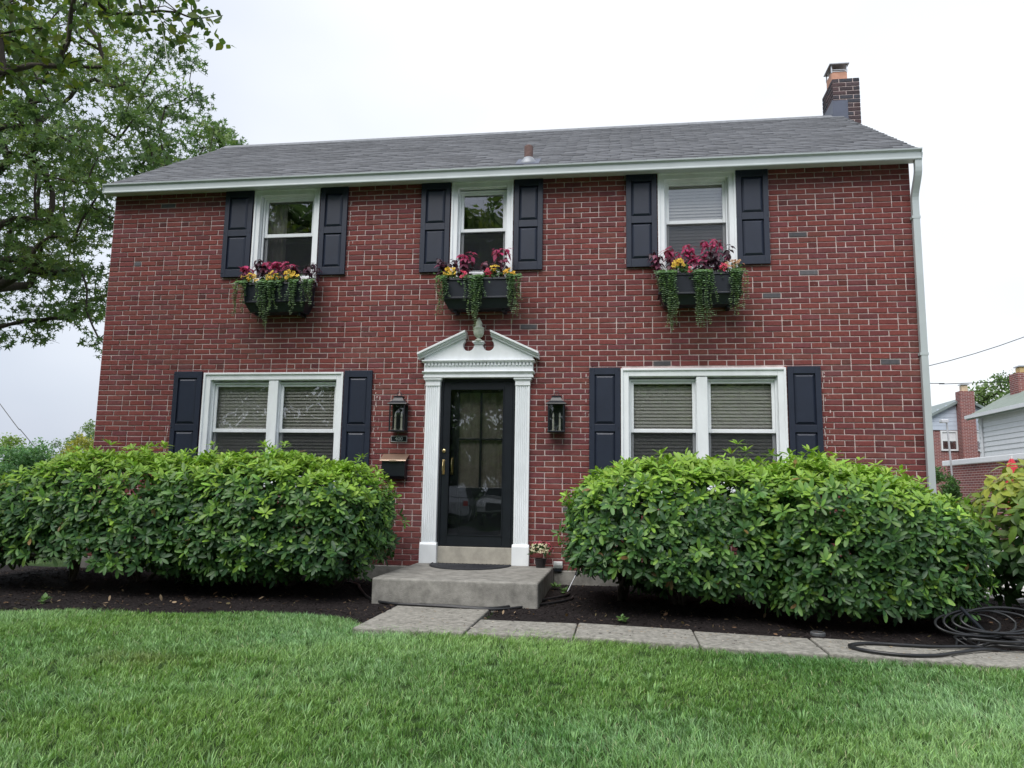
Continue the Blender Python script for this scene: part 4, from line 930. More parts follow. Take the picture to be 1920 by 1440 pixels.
def bloomer(kind, x, y, z, w, n, col, label, seed, group=None, fs=.026):
    q = np.random.RandomState(seed); root = thing(kind, label, 'flower', (x, y, z-.08), group)
    n = int(n*1.5); P = np.c_[q.normal(x, w*.5, n), q.normal(y-.035, .03, n), q.uniform(z-.02, z+.075, n)]; P[:, 2] -= np.abs(P[:, 0]-x)*.35
    for p in P: pass
    fl = scatter(P, np.tile((0, -.75, .6), (n, 1)), np.full(n, fs), np.tile(col, (n, 1)), q, (PV, PT))
    ce = scatter(P+np.array((0, -.006, .003)), np.tile((0, -.75, .6), (n, 1)), np.full(n, fs*.33), np.tile((.20, .05, .02), (n, 1)), q, (PV, PT), .05)
    put('blossoms', [fl, ce], M['petal'], root, 'stuff')
    k = 90; L_ = np.c_[q.normal(x, w*.75, k), q.normal(y, .045, k), q.uniform(z-.09, z+.02, k)]
    put('leaves', scatter(L_, np.tile((0, -.5, .8), (k, 1)), np.full(k, .042), np.tile((.05, .115, .03), (k, 1)), q, OVAL, .6), M['softleaf'], root, 'stuff')
    m = MB()
    for p in P[::2]: m.tube([(x+(p[0]-x)*.5, y+.02, z-.10), tuple(p)], .002, 4, False)
    m.build('stems', M['stem'], root)['kind'] = 'stuff'
def wbox(x0, x1, label):
    b = thing('window_box', label, 'window box', ((x0+x1)/2, 0, 3.28), 'black window boxes under the upper windows')
    m = MB(); yb = -.045
    m.add([(x0, -.30, 3.64), (x1, -.30, 3.64), (x1, yb, 3.64), (x0, yb, 3.64), (x0+.015, -.285, 3.405), (x1-.015, -.285, 3.405), (x1-.015, yb, 3.405), (x0+.015, yb, 3.405), (x0+.07, -.22, 3.29), (x1-.07, -.22, 3.29), (x1-.07, yb, 3.29), (x0+.07, yb, 3.29),
           (x0+.02, -.28, 3.64), (x1-.02, -.28, 3.64), (x1-.02, yb-.02, 3.64), (x0+.02, yb-.02, 3.64), (x0+.02, -.28, 3.60), (x1-.02, -.28, 3.60), (x1-.02, yb-.02, 3.60), (x0+.02, yb-.02, 3.60)],
          [(4, 5, 1, 0), (5, 6, 2, 1), (6, 7, 3, 2), (7, 4, 0, 3), (8, 9, 5, 4), (9, 10, 6, 5), (10, 11, 7, 6), (11, 8, 4, 7), (11, 10, 9, 8), (0, 1, 13, 12), (1, 2, 14, 13), (2, 3, 15, 14), (3, 0, 12, 15), (12, 13, 17, 16), (13, 14, 18, 17), (14, 15, 19, 18), (15, 12, 16, 19)])
    m.build('trough', M['boxpaint'], b)
    m = MB(); m.box(x0+.02, x1-.02, -.28, yb-.02, 3.58, 3.612); m.build('soil', M['mulch'], b)
    m = MB(); m.box(x0-.005, x1+.005, -.308, yb, 3.397, 3.418); m.box(x0-.012, x1+.012, -.314, yb, 3.642, 3.658) if 0 else m.ring(x0-.01, x1+.01, 3.622, 3.648, .012, -.312, -.301); m.build('moulding', M['boxpaint'], b, bevel=.004)
    for x in (x0+.12, x1-.16): m = MB(); m.box(x, x+.04, -.18, .002, 3.26, 3.289); m.box(x, x+.04, -.045, .002, 3.289, 3.60); m.build('bracket', M['boxpaint'], b)
wbox(-4.70, -3.86, 'black window box of yellow and purple plants under the upper left window')
wbox(-2.145, -1.27, 'black window box with pink and yellow flowers above the door pediment')
wbox(.43, 1.375, 'black window box with a single yellow cluster under the upper right window')
VG = 'vines trailing from the window boxes'
for i, (x, w, n, ln, lab) in enumerate([
    (-4.73, .075, 11, .42, 'vine at the outer left end of the upper left window box'), (-4.37, .10, 17, .56, 'longest vine in the middle of the upper left window box'),
    (-4.20, .02, 2, .38, 'thin single vine hanging over the upper left window box'), (-4.03, .05, 8, .42, 'vine right of the middle of the upper left window box'), (-3.84, .06, 8, .40, 'vine at the right end of the upper left window box'),
    (-2.15, .055, 9, .46, 'vine at the left end of the window box above the door'), (-1.75, .10, 18, .56, 'thick vine hanging over the urn on the door pediment'), (-1.32, .05, 7, .36, 'short vine right of the urn on the window box above the door'), (-1.22, .06, 10, .54, 'long vine at the right end of the window box above the door'),
    (.43, .04, 5, .34, 'short vine at the left corner of the upper right window box'), (.56, .085, 17, .62, 'thick vine under the yellow flowers of the upper right window box'), (.93, .10, 18, .68, 'longest vine in the middle of the upper right window box'), (1.33, .09, 15, .50, 'vine at the right end of the upper right window box')]):
    vine(x, w, n, ln, lab, 200+i, VG)
for i, (x, top, pk, lab) in enumerate([
    (-4.72, 3.93, 1, 'bright pink coleus at the left end of the upper left window box'), (-4.52, 3.99, 0, 'dark purple coleus over the window frame of the upper left box'), (-4.36, 3.97, 1, 'pink tipped coleus behind the middle of the upper left box'), (-4.18, 3.97, 1, 'pink tipped coleus right of the middle of the upper left box'), (-4.03, 3.92, 0, 'dark purple coleus behind the yellow flowers of the upper left box'), (-3.86, 3.93, 0, 'dark purple coleus at the right end of the upper left box'),
    (-2.12, 3.93, 0, 'dark purple coleus at the left end of the box above the door'), (-1.98, 3.95, 0, 'dark coleus beside the tall pink one above the door'), (-1.86, 4.0, 1, 'tall pink coleus left in the box above the door'), (-1.62, 3.90, 0, 'low dark coleus in the middle of the box above the door'), (-1.45, 4.03, 1, 'tallest pink coleus right in the box above the door'),
    (.46, 3.97, 0, 'dark coleus at the left end of the upper right box'), (.60, 3.98, 1, 'pink tipped coleus behind the yellow flowers of the upper right box'), (.74, 4.02, 1, 'pink coleus left of the middle of the upper right box'), (.90, 3.95, 1, 'mauve coleus in the middle of the upper right box'), (1.06, 4.08, 1, 'tallest coleus of the upper right box'), (1.16, 3.98, 0, 'dark leafy coleus right in the upper right box'), (1.03, 3.86, 0, 'low dark coleus over the lip of the upper right box')]):
    coleus(x, -.17 if i % 2 else -.21, top, pk, lab, 300+i, group='coleus plants in the window boxes')
YEL, PNK = (.78, .55, .07), (.62, .06, .13)
for i, (kd, x, z, w, n, c, lab) in enumerate([
    ('yellow_pansy', -4.63, 3.71, .10, 17, YEL, 'yellow flowers at the left end of the upper left window box'), ('yellow_pansy', -4.33, 3.72, .09, 15, YEL, 'yellow flowers over the longest vine of the upper left window box'), ('yellow_pansy', -4.10, 3.73, .09, 17, YEL, 'yellow flowers right of the middle of the upper left window box'), ('pink_begonia', -4.23, 3.69, .03, 5, (.6, .2, .13), 'few salmon flowers between the yellow clusters of the upper left box'),
    ('yellow_pansy', -2.07, 3.73, .09, 18, YEL, 'yellow flowers at the left end of the box above the door'), ('pink_begonia', -1.88, 3.68, .06, 9, PNK, 'pink flowers left of the thick vine above the door'), ('pink_begonia', -1.60, 3.68, .06, 11, PNK, 'pink flowers right of the thick vine above the door'), ('yellow_pansy', -1.50, 3.74, .05, 7, YEL, 'small yellow cluster beside pink flowers above the door'), ('yellow_pansy', -1.33, 3.70, .07, 12, (.75, .45, .04), 'golden flowers at the right end of the box above the door'),
    ('yellow_pansy', .66, 3.74, .08, 24, YEL, 'round yellow cluster in the upper right window box'), ('pink_begonia', .78, 3.67, .05, 5, PNK, 'few pink flowers beside the yellow cluster of the upper right box'), ('pink_begonia', 1.17, 3.68, .04, 9, PNK, 'pink flowers right in the upper right window box'), ('pale_lantana', 1.30, 3.72, .07, 12, (.45, .28, .16), 'faded peach flowers at the right end of the upper right box')]):
    bloomer(kd, x, -.245, z, w, n, c, lab, 400+i, 'flowers in the window boxes')

# potted mum on the step
pot = thing('potted_mum', 'potted mum with small white and pink flowers beside the door pilaster', 'potted plant', (-.925, -.19, .256))
m = MB(); m.lathe([(.05, .2565), (.066, .34), (.072, .345), (.072, .355), (.06, .355), (.058, .335)], -.925, -.19, 18); m.build('pot', M['plastic'], pot)
q = np.random.RandomState(77); d = nrm(q.normal(size=(260, 3))); d = d[d[:, 2] > -.35]; P = np.array((-.915, -.19, .44))+d*np.array((.135, .11, .10))*q.uniform(.75, 1, (len(d), 1))
put('leaves', scatter(P, d, np.full(len(P), .04), np.tile((.04, .085, .028), (len(P), 1)), q, OVAL, .6), M['softleaf'], pot, 'stuff')
F = np.array((-.915, -.19, .445))+(dd := nrm(q.normal(size=(240, 3)))[lambda a=None: slice(None)]() if 0 else nrm(q.normal(size=(240, 3))))*np.array((.14, .115, .108)); k = dd[:, 2] > -.1; F, dd = F[k], dd[k]
pc = np.where(((F[:, 2] > .525) | (F[:, 0] > -.83))[:, None], np.array((.55, .09, .16)), np.array((.70, .66, .46)))
put('blossoms', scatter(F, dd, np.full(len(F), .013), pc, q, (PV, PT)), M['petal'], pot, 'stuff')

# ------------------------------------------------------------------ mulch chips, litter, small things in the bed
q = np.random.RandomState(5); n = 26000; x = q.uniform(-7.4, 5, n); y = q.uniform(-3.1, -.05, n); k = (bed_mask(x, y) > .7) & ~((x > -2.45) & (x < -.76) & (y > -1.73)); x, y = x[k], y[k]; z = bed_z(x, y)+.004
CHIP = (np.array([(-1, -.22, 0), (1, -.18, 0), (.9, .22, 0), (-.9, .2, 0), (-.9, -.15, .22), (.85, -.1, .2), (.8, .15, .2), (-.8, .14, .22)], float), np.array([(4, 5, 6), (4, 6, 7), (0, 1, 5), (0, 5, 4), (1, 2, 6), (1, 6, 5), (2, 3, 7), (2, 7, 6), (3, 0, 4), (3, 4, 7)]))
nn = nrm(np.c_[q.normal(size=(len(x), 2))*.35, np.ones(len(x))]); cc = np.where((q.uniform(size=len(x)) < .05)[:, None], np.array((.11, .075, .05)), np.array((.020, .016, .016)))*q.uniform(.5, 1.6, (len(x), 1))
t, b = frames(nn); a = q.uniform(0, 6.28, len(x))[:, None]; X = t*np.cos(a)+b*np.sin(a)
V, T, C = inst(CHIP[0], CHIP[1], np.stack([X, np.cross(nn, X), nn], 2)*q.uniform(.006, .022, len(x))[:, None, None], np.c_[x, y, z], cc)
tag(addobj('mulch_chips', trimesh('mulch_chips', V, T, C, False), leafmat('chip', .9, 0, .2)), kind='stuff')
n = 260; x = q.uniform(-6.8, 4.0, n); y = q.uniform(-2.75, -1.5, n); k = (bed_mask(x, y) > .6) & ~((x > -2.45) & (x < -.76) & (y > -1.73)); x, y = x[k], y[k]
V, T, C = scatter(np.c_[x, y, bed_z(x, y)+.018], np.tile((0, 0, 1.), (len(x), 1)), q.uniform(.03, .07, len(x)), np.array(((.20, .12, .07), (.30, .22, .14), (.12, .10, .05)))[q.randint(3, size=len(x))], q, leaf_tpl(.35, .3, -.2), .45)
tag(addobj('fallen_leaves', trimesh('fallen_leaves', V, T, C), leafmat('dry_leaf', .8, .1, .2)), kind='stuff')
n = 420; x = q.uniform(-2.05, 4.0, n); y = np.where(x < -1.25, q.uniform(-3.0, -1.8, n), q.uniform(-2.95, -2.44, n)); cc = np.array(((.42, .38, .32), (.05, .04, .035), (.28, .22, .14)))[q.randint(3, size=n)]
a = q.uniform(0, 6.28, n)[:, None]; X = np.c_[np.cos(a), np.sin(a), 0*a]; nn = np.tile((0, 0, 1.), (n, 1)); V, T, C = inst(CHIP[0], CHIP[1], np.stack([X, np.cross(nn, X), nn], 2)*q.uniform(.004, .013, n)[:, None, None], np.c_[x, y, gz(x, y)+.026], cc*q.uniform(.7, 1.3, (n, 1)))
tag(addobj('walk_litter', trimesh('walk_litter', V, T, C, False), leafmat('litter', .9, 0, .2)), kind='stuff')
def sprout(x, y, label, seed):
    q = np.random.RandomState(seed); r = thing('small_weed', label, 'plant', (x, y, 0)); P = np.tile((x, y, float(bed_z(np.array([x]), np.array([y]))[0])+.03), (3, 1))+q.normal(size=(3, 3))*.012
    put('leaves', rosettes(P, np.tile((0, -.1, 1.), (3, 1)), q, OVAL, (4, 6), (.04, .075), (5, 60), lambda i, q2: np.tile((.09, .17, .05), (len(i), 1))*q2.uniform(.7, 1.3, (len(i), 1))), M['softleaf'], r, 'stuff')
sprout(-5.35, -2.42, 'small green weed at the lawn edge of the left bed', 1); sprout(-.62, -.75, 'small weeds beside the right corner of the step', 2); sprout(-.72, -.55, 'clover tuft growing against the step near the flood lamp', 3); sprout(.0, -2.2, 'tiny weed in the mulch by the walkway joint', 4)
gl = thing('garden_light', 'round ribbed in-ground solar light in the dark mulch', 'garden light', (1.61, -2.2, 0)); zg = float(bed_z(np.array([1.61]), np.array([-2.2]))[0])
m = MB(); m.lathe([(.06, zg-.02), (.062, zg+.018), (.055, zg+.026), (.05, zg+.022)], 1.61, -2.2, 20); m.build('rim', simple('solar_rim', (.10, .105, .11), .5), gl)
m = MB(); m.lathe([(.05, zg+.012), (.049, zg+.023), (.02, zg+.026)], 1.61, -2.2, 20); m.build('lens', M['lampglass'], gl)
sp = thing('spike_light', 'small spike spotlight leaning by the shrub near the flower pot', 'garden light', (-.56, -.55, .05))
m = MB(); m.tube([(-.60, -.6, .02), (-.50, -.52, .22)], .008, 8); m.build('spike', M['steel'], sp)
m = MB(); m.tube([(-.50, -.52, .21), (-.47, -.50, .265)], [.018, .028], 10); m.build('head', M['black'], sp)

# hoses
def spline(pts, n=8):
    P = [Vector(p) for p in pts]; o = []
    for i in range(len(P)-1):
        a, b, c, d = P[max(i-1, 0)], P[i], P[i+1], P[min(i+2, len(P)-1)]
        for k in range(n):
            t = k/n; o.append(.5*((2*b)+(c-a)*t+(2*a-5*b+4*c-d)*t*t+(3*b-a-3*c+d)*t**3))
    return o+[P[-1]]
def gzf(x, y): return float(max(bed_z(np.array([x]), np.array([y]))[0], gz(np.array([x]), np.array([y]))[0]-.01+(.030 if (-2.12 < x < -1.22 and y < -1.74) or (x > -1.2 and y < -2.42) else -.03)))
def on(pts, r, h=.0): return [(x, y, gzf(x, y)+r+.004+h) for x, y in pts]
m = MB(); m.tube(spline(on([(-3.9, -.75), (-3.38, -.68), (-3.03, -.62), (-2.86, -.80), (-2.78, -1.0), (-2.50, -1.50), (-2.16, -1.82), (-1.68, -1.85), (-1.2, -1.82), (-.9, -1.45), (-.62, -1.05), (-.55, -.80)], .014)), .014, 8)
hs = thing('garden_hose', 'black garden hose lying along the foot of the front step', 'hose', (-1.7, -1.8, 0)); m.build('tube', M['rubber'], hs, smooth=True)
m = MB(); m.tube(spline(on([(-2.05, -1.84), (-1.66, -1.885), (-1.2, -1.86), (-.86, -1.62), (-.55, -1.25), (-.5, -1.0)], .011)), .011, 8); m.build('doubled_end', M['rubber'], hs, smooth=True)
hc = thing('hose_coil', 'tangled coil of black garden hose at the end of the walkway', 'hose', (2.7, -2.6, 0))
m = MB(); m.tube(spline(on([(2.95, -2.35), (2.7, -2.48), (2.4, -2.58), (2.15, -2.60), (1.88, -2.62), (1.70, -2.78), (1.78, -2.95), (2.0, -3.02), (2.25, -2.95), (2.5, -2.75), (2.8, -2.55), (3.1, -2.4)], .013)), .013, 8); m.build('front_loop', M['rubber'], hc, smooth=True)
q = np.random.RandomState(8); m = MB(); pts = []
cx, cy = 3.1, -2.35
for k in range(60):
    a = k*.42; rr = .27+.07*math.sin(k*.37)+.05*q.normal(); tilt = .35*math.sin(k*.16)
    x, y = cx+rr*1.25*math.cos(a)+.05*math.sin(k*.2), cy+rr*.62*math.sin(a); pts.append((x, y, gzf(x, y)+.02+.012*(k//15)*1.6+max(0, .06*math.sin(a*.5+1.0))*(.5+.5*math.sin(k*.11))))
m.tube(spline(pts, 4), .011, 7); m.build('tangle', M['rubber'], hc, smooth=True)
m = MB()
for k in range(4):
    c = (2.75+.10*k, -2.28+.02*k, .11+.01*k); m.tube(spline([(c[0]+.28*math.cos(a)*(1+.1*k), c[1]+.12*math.sin(a)+.1*math.cos(a), c[2]+.085*math.sin(a)*(1 if k % 2 else .8)) for a in np.linspace(0, 2*math.pi, 13)], 4), .010, 7, False)
m.build('raised_loops', M['rubber'], hc, smooth=True)['kind'] = 'stuff'
m = MB(); m.tube([(2.86, -2.32, .05), (2.70, -2.28, .24)], .016, 8); m.build('nozzle', M['black'], hc)
m = MB(); m.obox((3.93, .2, .055), Vector((.29, -.957, 0)).normalized(), Vector((.957, .29, 0)).normalized(), (0, 0, 1), .55, .05, .035)
for k in range(-2, 3): m.obox(Vector((3.93, .2, .091))+Vector((.957, .29, 0)).normalized()*.018*k, Vector((.29, -.957, 0)).normalized(), Vector((.957, .29, 0)).normalized(), (0, 0, 1), .55, .004, .004)
dp = m.build('downspout_extension', M['white'], origin=(3.93, .2, 0)); tag(dp, 'white ribbed downspout extension lying on the mulch by the driveway', 'pipe')

# ------------------------------------------------------------------ lawn
def lawn():
    q = np.random.RandomState(99); kb0 = 16; nt0 = 46000; n = kb0*nt0
    cx_, cy_ = np.repeat(q.uniform(-8.6, 5.6, nt0), kb0), np.repeat(q.uniform(-7.3, -2.15, nt0), kb0); ra, rr = q.uniform(0, 6.28, n), .030*np.sqrt(q.uniform(0, 1, n))
    x, y = cx_+rr*np.cos(ra), cy_+rr*np.sin(ra); radial = np.c_[np.cos(ra), np.sin(ra), 0*ra]*(rr/.03)[:, None]
    tone = np.repeat(q.normal(size=nt0), kb0); tall = np.repeat(q.uniform(.75, 1.3, nt0), kb0)
    k = (y < lawn_edge(x)+q.normal(size=n)*.02) & (np.abs(x-.15*(y+9.1)*0) < 1.05*(y+9.9)+.6+1.2*(x < 0)); keep = k & (q.uniform(size=n) < np.where(y < -4.6, 1, .85)); x, y, radial, tone, tall = x[keep], y[keep], radial[keep], tone[keep], tall[keep]; n = len(x)
    P = np.c_[x, y, gz(x, y)-.03]; P3 = np.c_[x, y, 0*x]
    l1, l2, l3 = vnoise(P3*1.5, 41, 3), vnoise(P3*1.9, 42, 3), np.clip(vnoise(P3*2.6, 43, 3)*1.5, -1, 1)
    lean = np.c_[l1, l2, 0*l1]*.42+radial*.6+q.normal(size=(n, 3))*.5; lean[:, 2] = 0
    h = q.uniform(.032, .056, n)*tall*(1+.25*l3)*np.where(y > lawn_edge(x)-.1, .85, 1); w = q.uniform(.0014, .0029, n)
    side = nrm(np.cross(nrm(lean+1e-4), np.array((0, 0, 1.))))*.8+q.normal(size=(n, 3))*np.array((.5, .5, 0)); side = nrm(side)*w[:, None]
    up = np.array((0, 0, 1.)); b = P; m_ = P+up*(h*.55)[:, None]+lean*(h*.28)[:, None]; tp = P+up*(h*.86)[:, None]+lean*(h*.80)[:, None]
    V = np.stack([b-side, b+side, m_+side*.85, m_-side*.85, tp], 1).reshape(-1, 3)
    T = (np.array([(0, 1, 2), (0, 2, 3), (3, 2, 4)])[None]+(np.arange(n)*5)[:, None, None]).reshape(-1, 3)
    u = np.clip(l3*.42+.42+tone*.16+q.normal(size=n)*.25, 0, 1)[:, None]; v = np.clip(l1*.6+.45+q.normal(size=n)*.2, 0, 1)[:, None]
    A, B, Cc = np.array((.080, .205, .056)), np.array((.27, .44, .23)), np.array((.235, .36, .058))
    C = A*(1-u)+B*u; C = C*(1-v*.55)+Cc*v*.55
    patch = np.exp(-(((x+3.3)/.35)**2+((y+4.1)/.16)**2))[:, None]*.4; C = C*(1-patch)+np.array((.22, .20, .08))*patch
    dry = (q.uniform(size=n) < .025)[:, None]; C = np.where(dry, np.array((.36, .38, .22)), C)*q.uniform(.5, 1.6, (n, 1))
    CC = np.repeat(C, 5, 0).reshape(n, 5, 3); CC = CC.reshape(-1, 3)
    # coarse pale tufts among the turf
    nt_ = 240; tx = q.uniform(-6, 4.6, nt_); ty = q.uniform(-6.6, -3.3, nt_); kb = 26; tx, ty = np.repeat(tx, kb), np.repeat(ty, kb); m2 = len(tx); ang = q.uniform(0, 6.28, m2); rad = q.uniform(0, .05, m2)
    x2, y2 = tx+rad*np.cos(ang), ty+rad*np.sin(ang); ok = y2 < lawn_edge(x2); x2, y2, ang = x2[ok], y2[ok], ang[ok]; m2 = len(x2); B0 = np.c_[x2, y2, gz(x2, y2)-.03]; ln2 = np.c_[np.cos(ang), np.sin(ang), 0*ang]*q.uniform(.3, 1.2, (m2, 1)); h2 = q.uniform(.05, .085, m2); s2 = np.c_[-np.sin(ang), np.cos(ang), 0*ang]*q.uniform(.0022, .0042, (m2, 1))
    V2 = np.stack([B0-s2, B0+s2, B0+up*(h2*.55)[:, None]+ln2*(h2*.28)[:, None]+s2*.85, B0+up*(h2*.55)[:, None]+ln2*(h2*.28)[:, None]-s2*.85, B0+up*(h2*.84)[:, None]+ln2*(h2*.8)[:, None]], 1).reshape(-1, 3)
    T2 = (np.array([(0, 1, 2), (0, 2, 3), (3, 2, 4)])[None]+(np.arange(m2)*5+len(V))[:, None, None]).reshape(-1, 3); C2 = np.repeat(np.array((.17, .31, .11))*q.uniform(.6, 1.5, (m2, 1)), 5, 0)
    V, T, CC = np.r_[V, V2], np.r_[T, T2], np.r_[CC, C2]
    o = addobj('grass', trimesh('grass', V, T, CC, False), leafmat('grass_blade', .5, .25, .35)); tag(o, 'mown green lawn grass in front of the house', 'grass', kind='stuff'); print('grass blades', n)
lawn()

# ------------------------------------------------------------------ neighbours on the right
def extrude_roof(m, pts, y0, y1): m.prism(pts, y0, y1)
M['farbrick'] = M['sidebrick']; M['slate'] = simple('far_roof', (.20, .24, .24), .9, var=.15, nscale=3, bump=.3, bscale=12)
M['bluewhite'] = simple('pale_siding', (.50, .56, .66), .7, var=.05); M['farwhite'] = simple('far_white', (.68, .70, .72), .6, var=.05)
nb = thing('neighbour_brick_house', 'distant brick house with a pale gable and tall brick chimney', 'house', (16, 33, 0))
m = MB(); m.box(13.2, 18.9, 30, 38, -.3, 4.36); m.build('wall', M['farbrick'], nb)
m = MB(); m.prism([(13.35, 4.362), (18.85, 4.362), (16.1, 5.78)], 29.98, 30.1); gb = m.build('gable', M['bluewhite'], nb)
for k in range(7):
    z = 4.37+k*.2; hw = (5.78-z)/(5.78-4.362)*2.74; m = MB(); m.box(16.1-hw, 16.1+hw, 29.94, 29.978, z, z+.19); m.build('siding_board', M['bluewhite'], gb)
m = MB(); m.prism([(12.95, 4.25), (16.1, 5.92), (19.25, 4.25), (19.25, 4.12), (16.1, 5.79), (12.95, 4.12)], 29.75, 38.2); m.build('roof', M['slate'], nb)
m = MB(); m.box(6.5, 13.19, 32, 39, -.3, 4.4); m.build('wing', M['farbrick'], nb); m = MB(); m.prismx([(31.7, 4.3), (35.4, 6.4), (39.2, 4.3), (39.2, 4.15), (35.4, 6.25), (31.7, 4.15)], 6.4, 16.0); m.build('wing_roof', M['slate'], nb)
cn = thing('chimney', None, None, (16.1, 29.7, 0), parent=nb); m = MB(); m.box(15.78, 16.42, 29.45, 29.93, -.3, 6.17); m.build('shaft', M['farbrick'], cn); m = MB(); m.box(15.93, 16.19, 29.55, 29.8, 6.17, 6.45); m.build('flue', simple('flue_buff', (.6, .48, .33), .8), cn); m = MB(); m.box(15.88, 16.26, 29.5, 29.85, 6.48, 6.52); m.build('cap', M['steel'], cn)
for x in (15.02, 16.5):
    m = MB(); m.ring(x, x+.75, 3.38, 4.34, .075, 29.93, 30.02); m.box(x+.075, x+.675, 29.96, 30.0, 3.84, 3.9); wn = m.build('window', M['farwhite'], nb); m = MB(); m.box(x+.07, x+.68, 29.985, 29.995, 3.45, 4.27); m.build('pane', M['glass'], wn)
    m = MB(); m.box(x+.08, x+.67, 29.97, 29.98, 3.9, 4.26); m.build('blind', M['farwhite'], wn)
sh = thing('neighbour_white_house', 'white siding house with a green grey roof beyond the driveway', 'house', (16, 14, 0))
m = MB(); m.box(12.45, 20, 6, 19.95, -.3, 4.1); m.build('wall', M['farwhite'], sh)
me = MB(); me.add([(-.035, 0, 0), (-.035, 13.9, 0), (-.008, 13.9, .165), (-.008, 0, .165), (0, 0, 0), (0, 13.9, 0), (0, 13.9, .165), (0, 0, .165)], [(0, 1, 2, 3), (4, 5, 1, 0), (3, 2, 6, 7)]); me = me.mesh('siding_board'); me.materials.append(M['farwhite'])
for k in range(11):
    o = bpy.data.objects.new('siding_board', me); COL.objects.link(o); o.parent = sh; o.location = Vector((12.45, 6.02, 2.25+k*.168))-ORG[sh.name]
m = MB(); m.prism([(12.15, 4.02), (16.2, 6.35), (20.3, 4.02), (20.3, 3.88), (16.2, 6.2), (12.15, 3.88)], 5.7, 20.15); m.build('roof', simple('green_grey_roof', (.21, .25, .22), .9, var=.12, nscale=4, bump=.4, bscale=10), sh)
m = MB(); m.box(12.08, 12.16, 5.7, 20.15, 3.93, 4.05); m.build('gutter', M['farwhite'], sh); m = MB(); m.tube([(12.4, 19.6, 3.95), (12.38, 19.6, 3.8), (12.38, 19.6, 2.2)], .04, 8); m.build('downspout', M['farwhite'], sh)
m = MB(); m.box(13.35, 14.05, 18.9, 19.5, 4.4, 5.42); cs = m.build('chimney', M['farbrick'], sh); m = MB(); m.box(13.5, 13.85, 19.05, 19.35, 5.42, 5.62); m.build('flue', simple('flue_tan', (.55, .42, .2), .8), cs); m = MB(); m.box(13.46, 13.9, 19.0, 19.4, 5.64, 5.68); m.build('cap', M['steel'], cs)
ga = thing('brick_garage', 'low flat roofed brick garage with a white fascia beside the driveway', 'garage', (10.9, 10, 0))
m = MB(); m.box(9.4, 12.42, 4, 15, -.3, 2.06); m.build('wall', M['farbrick'], ga); m = MB(); m.box(9.3, 12.43, 3.9, 15.1, 2.06, 2.21); m.build('fascia', M['farwhite'], ga, bevel=.02)
um = thing('patio_umbrella', 'closed red patio umbrella behind the yellow spotted shrub', 'umbrella', (6.53, 5, 0))
m = MB(); m.tube([(6.53, 5, -.0), (6.53, 5, 1.85)], .02, 8); m.build('pole', M['white'], um)
m = MB(); V, F = [], []; n = 24
for z, r in ((.75, .07), (1.0, .10), (1.3, .105), (1.55, .09), (1.70, .065), (1.80, .02)):
    for k in range(n): a = 2*math.pi*k/n; rr = r*(1+.28*math.cos(6*a)); V.append((6.53+rr*math.cos(a), 5+rr*math.sin(a), z))
for i in range(5): F += [(i*n+k, i*n+(k+1) % n, (i+1)*n+(k+1) % n, (i+1)*n+k) for k in range(n)]
m.add(V, F+[tuple(range(n-1, -1, -1)), tuple(5*n+k for k in range(n))]); m.build('canopy', simple('red_cloth', (.55, .04, .06), .8, var=.1), um, smooth=True)
lp = thing('lamp_pole', 'thin grey lamp pole in front of the neighbouring brick house', 'lamp pole', (9.15, 14, 0)); m = MB(); m.tube([(9.2, 14, -.05), (9.07, 14, 3.28)], .028, 8); m.build('pole', M['steel'], lp); m = MB(); m.box(8.90, 9.1, 13.9, 14.1, 3.24, 3.33); m.build('lamp_head', M['steel'], lp, bevel=.02)
for i, (pts, lab) in enumerate([([(-40, 26, 7.0), (10.8, 20, 5.82), (14.2, 20, 6.86), (40, 18, 13)], 'overhead wire rising past the downspout side of the house'), ([(2, 22, 5.45), (11.6, 22, 5.49), (15.0, 22, 5.56), (45, 22, 6.6)], 'level overhead wire above the neighbouring chimney'), ([(-30, 15.5, 12.4), (-21.69, 15, 3.9), (-20.6, 15, 2.82), (-18, 15, .3)], 'guy wire sloping down into the left background trees')]):
    m = MB(); m.tube(spline(pts, 6) if i else [(10.0, 20, 5.6)]+[Vector((10.834, 20, 5.818)).lerp(Vector((14.17, 20, 6.86)), f)-Vector((0, 0, .25*f*(1-f))) for f in np.linspace(0, 3, 13)], .014, 5); w_ = m.build('overhead_wire', M['black'], origin=pts[1]); tag(w_, lab, 'wire', 'overhead wires')
G2 = [(.11, .18, .08), (.15, .23, .09), (.19, .27, .11)]
tree('far_tree', 'leafy tree behind the white house roof', (23.4, 42, 0), (23.4, 42, 4), (23.5, 42, 6.2), (2.1, 2.0, 2.7), 110, 70, .22, G2, 61, .25, 'pair', clump=(.6, .6, .45))
tree('small_bush', 'upright green bush against the brick garage corner', (8.6, 13.2, 0), (8.6, 13.2, .7), (8.55, 13.2, 1.05), (.5, .5, .95), 50, 60, .09, [(.05, .12, .035), (.07, .16, .04)], 62, .05, 'pair', clump=(.2, .2, .2))
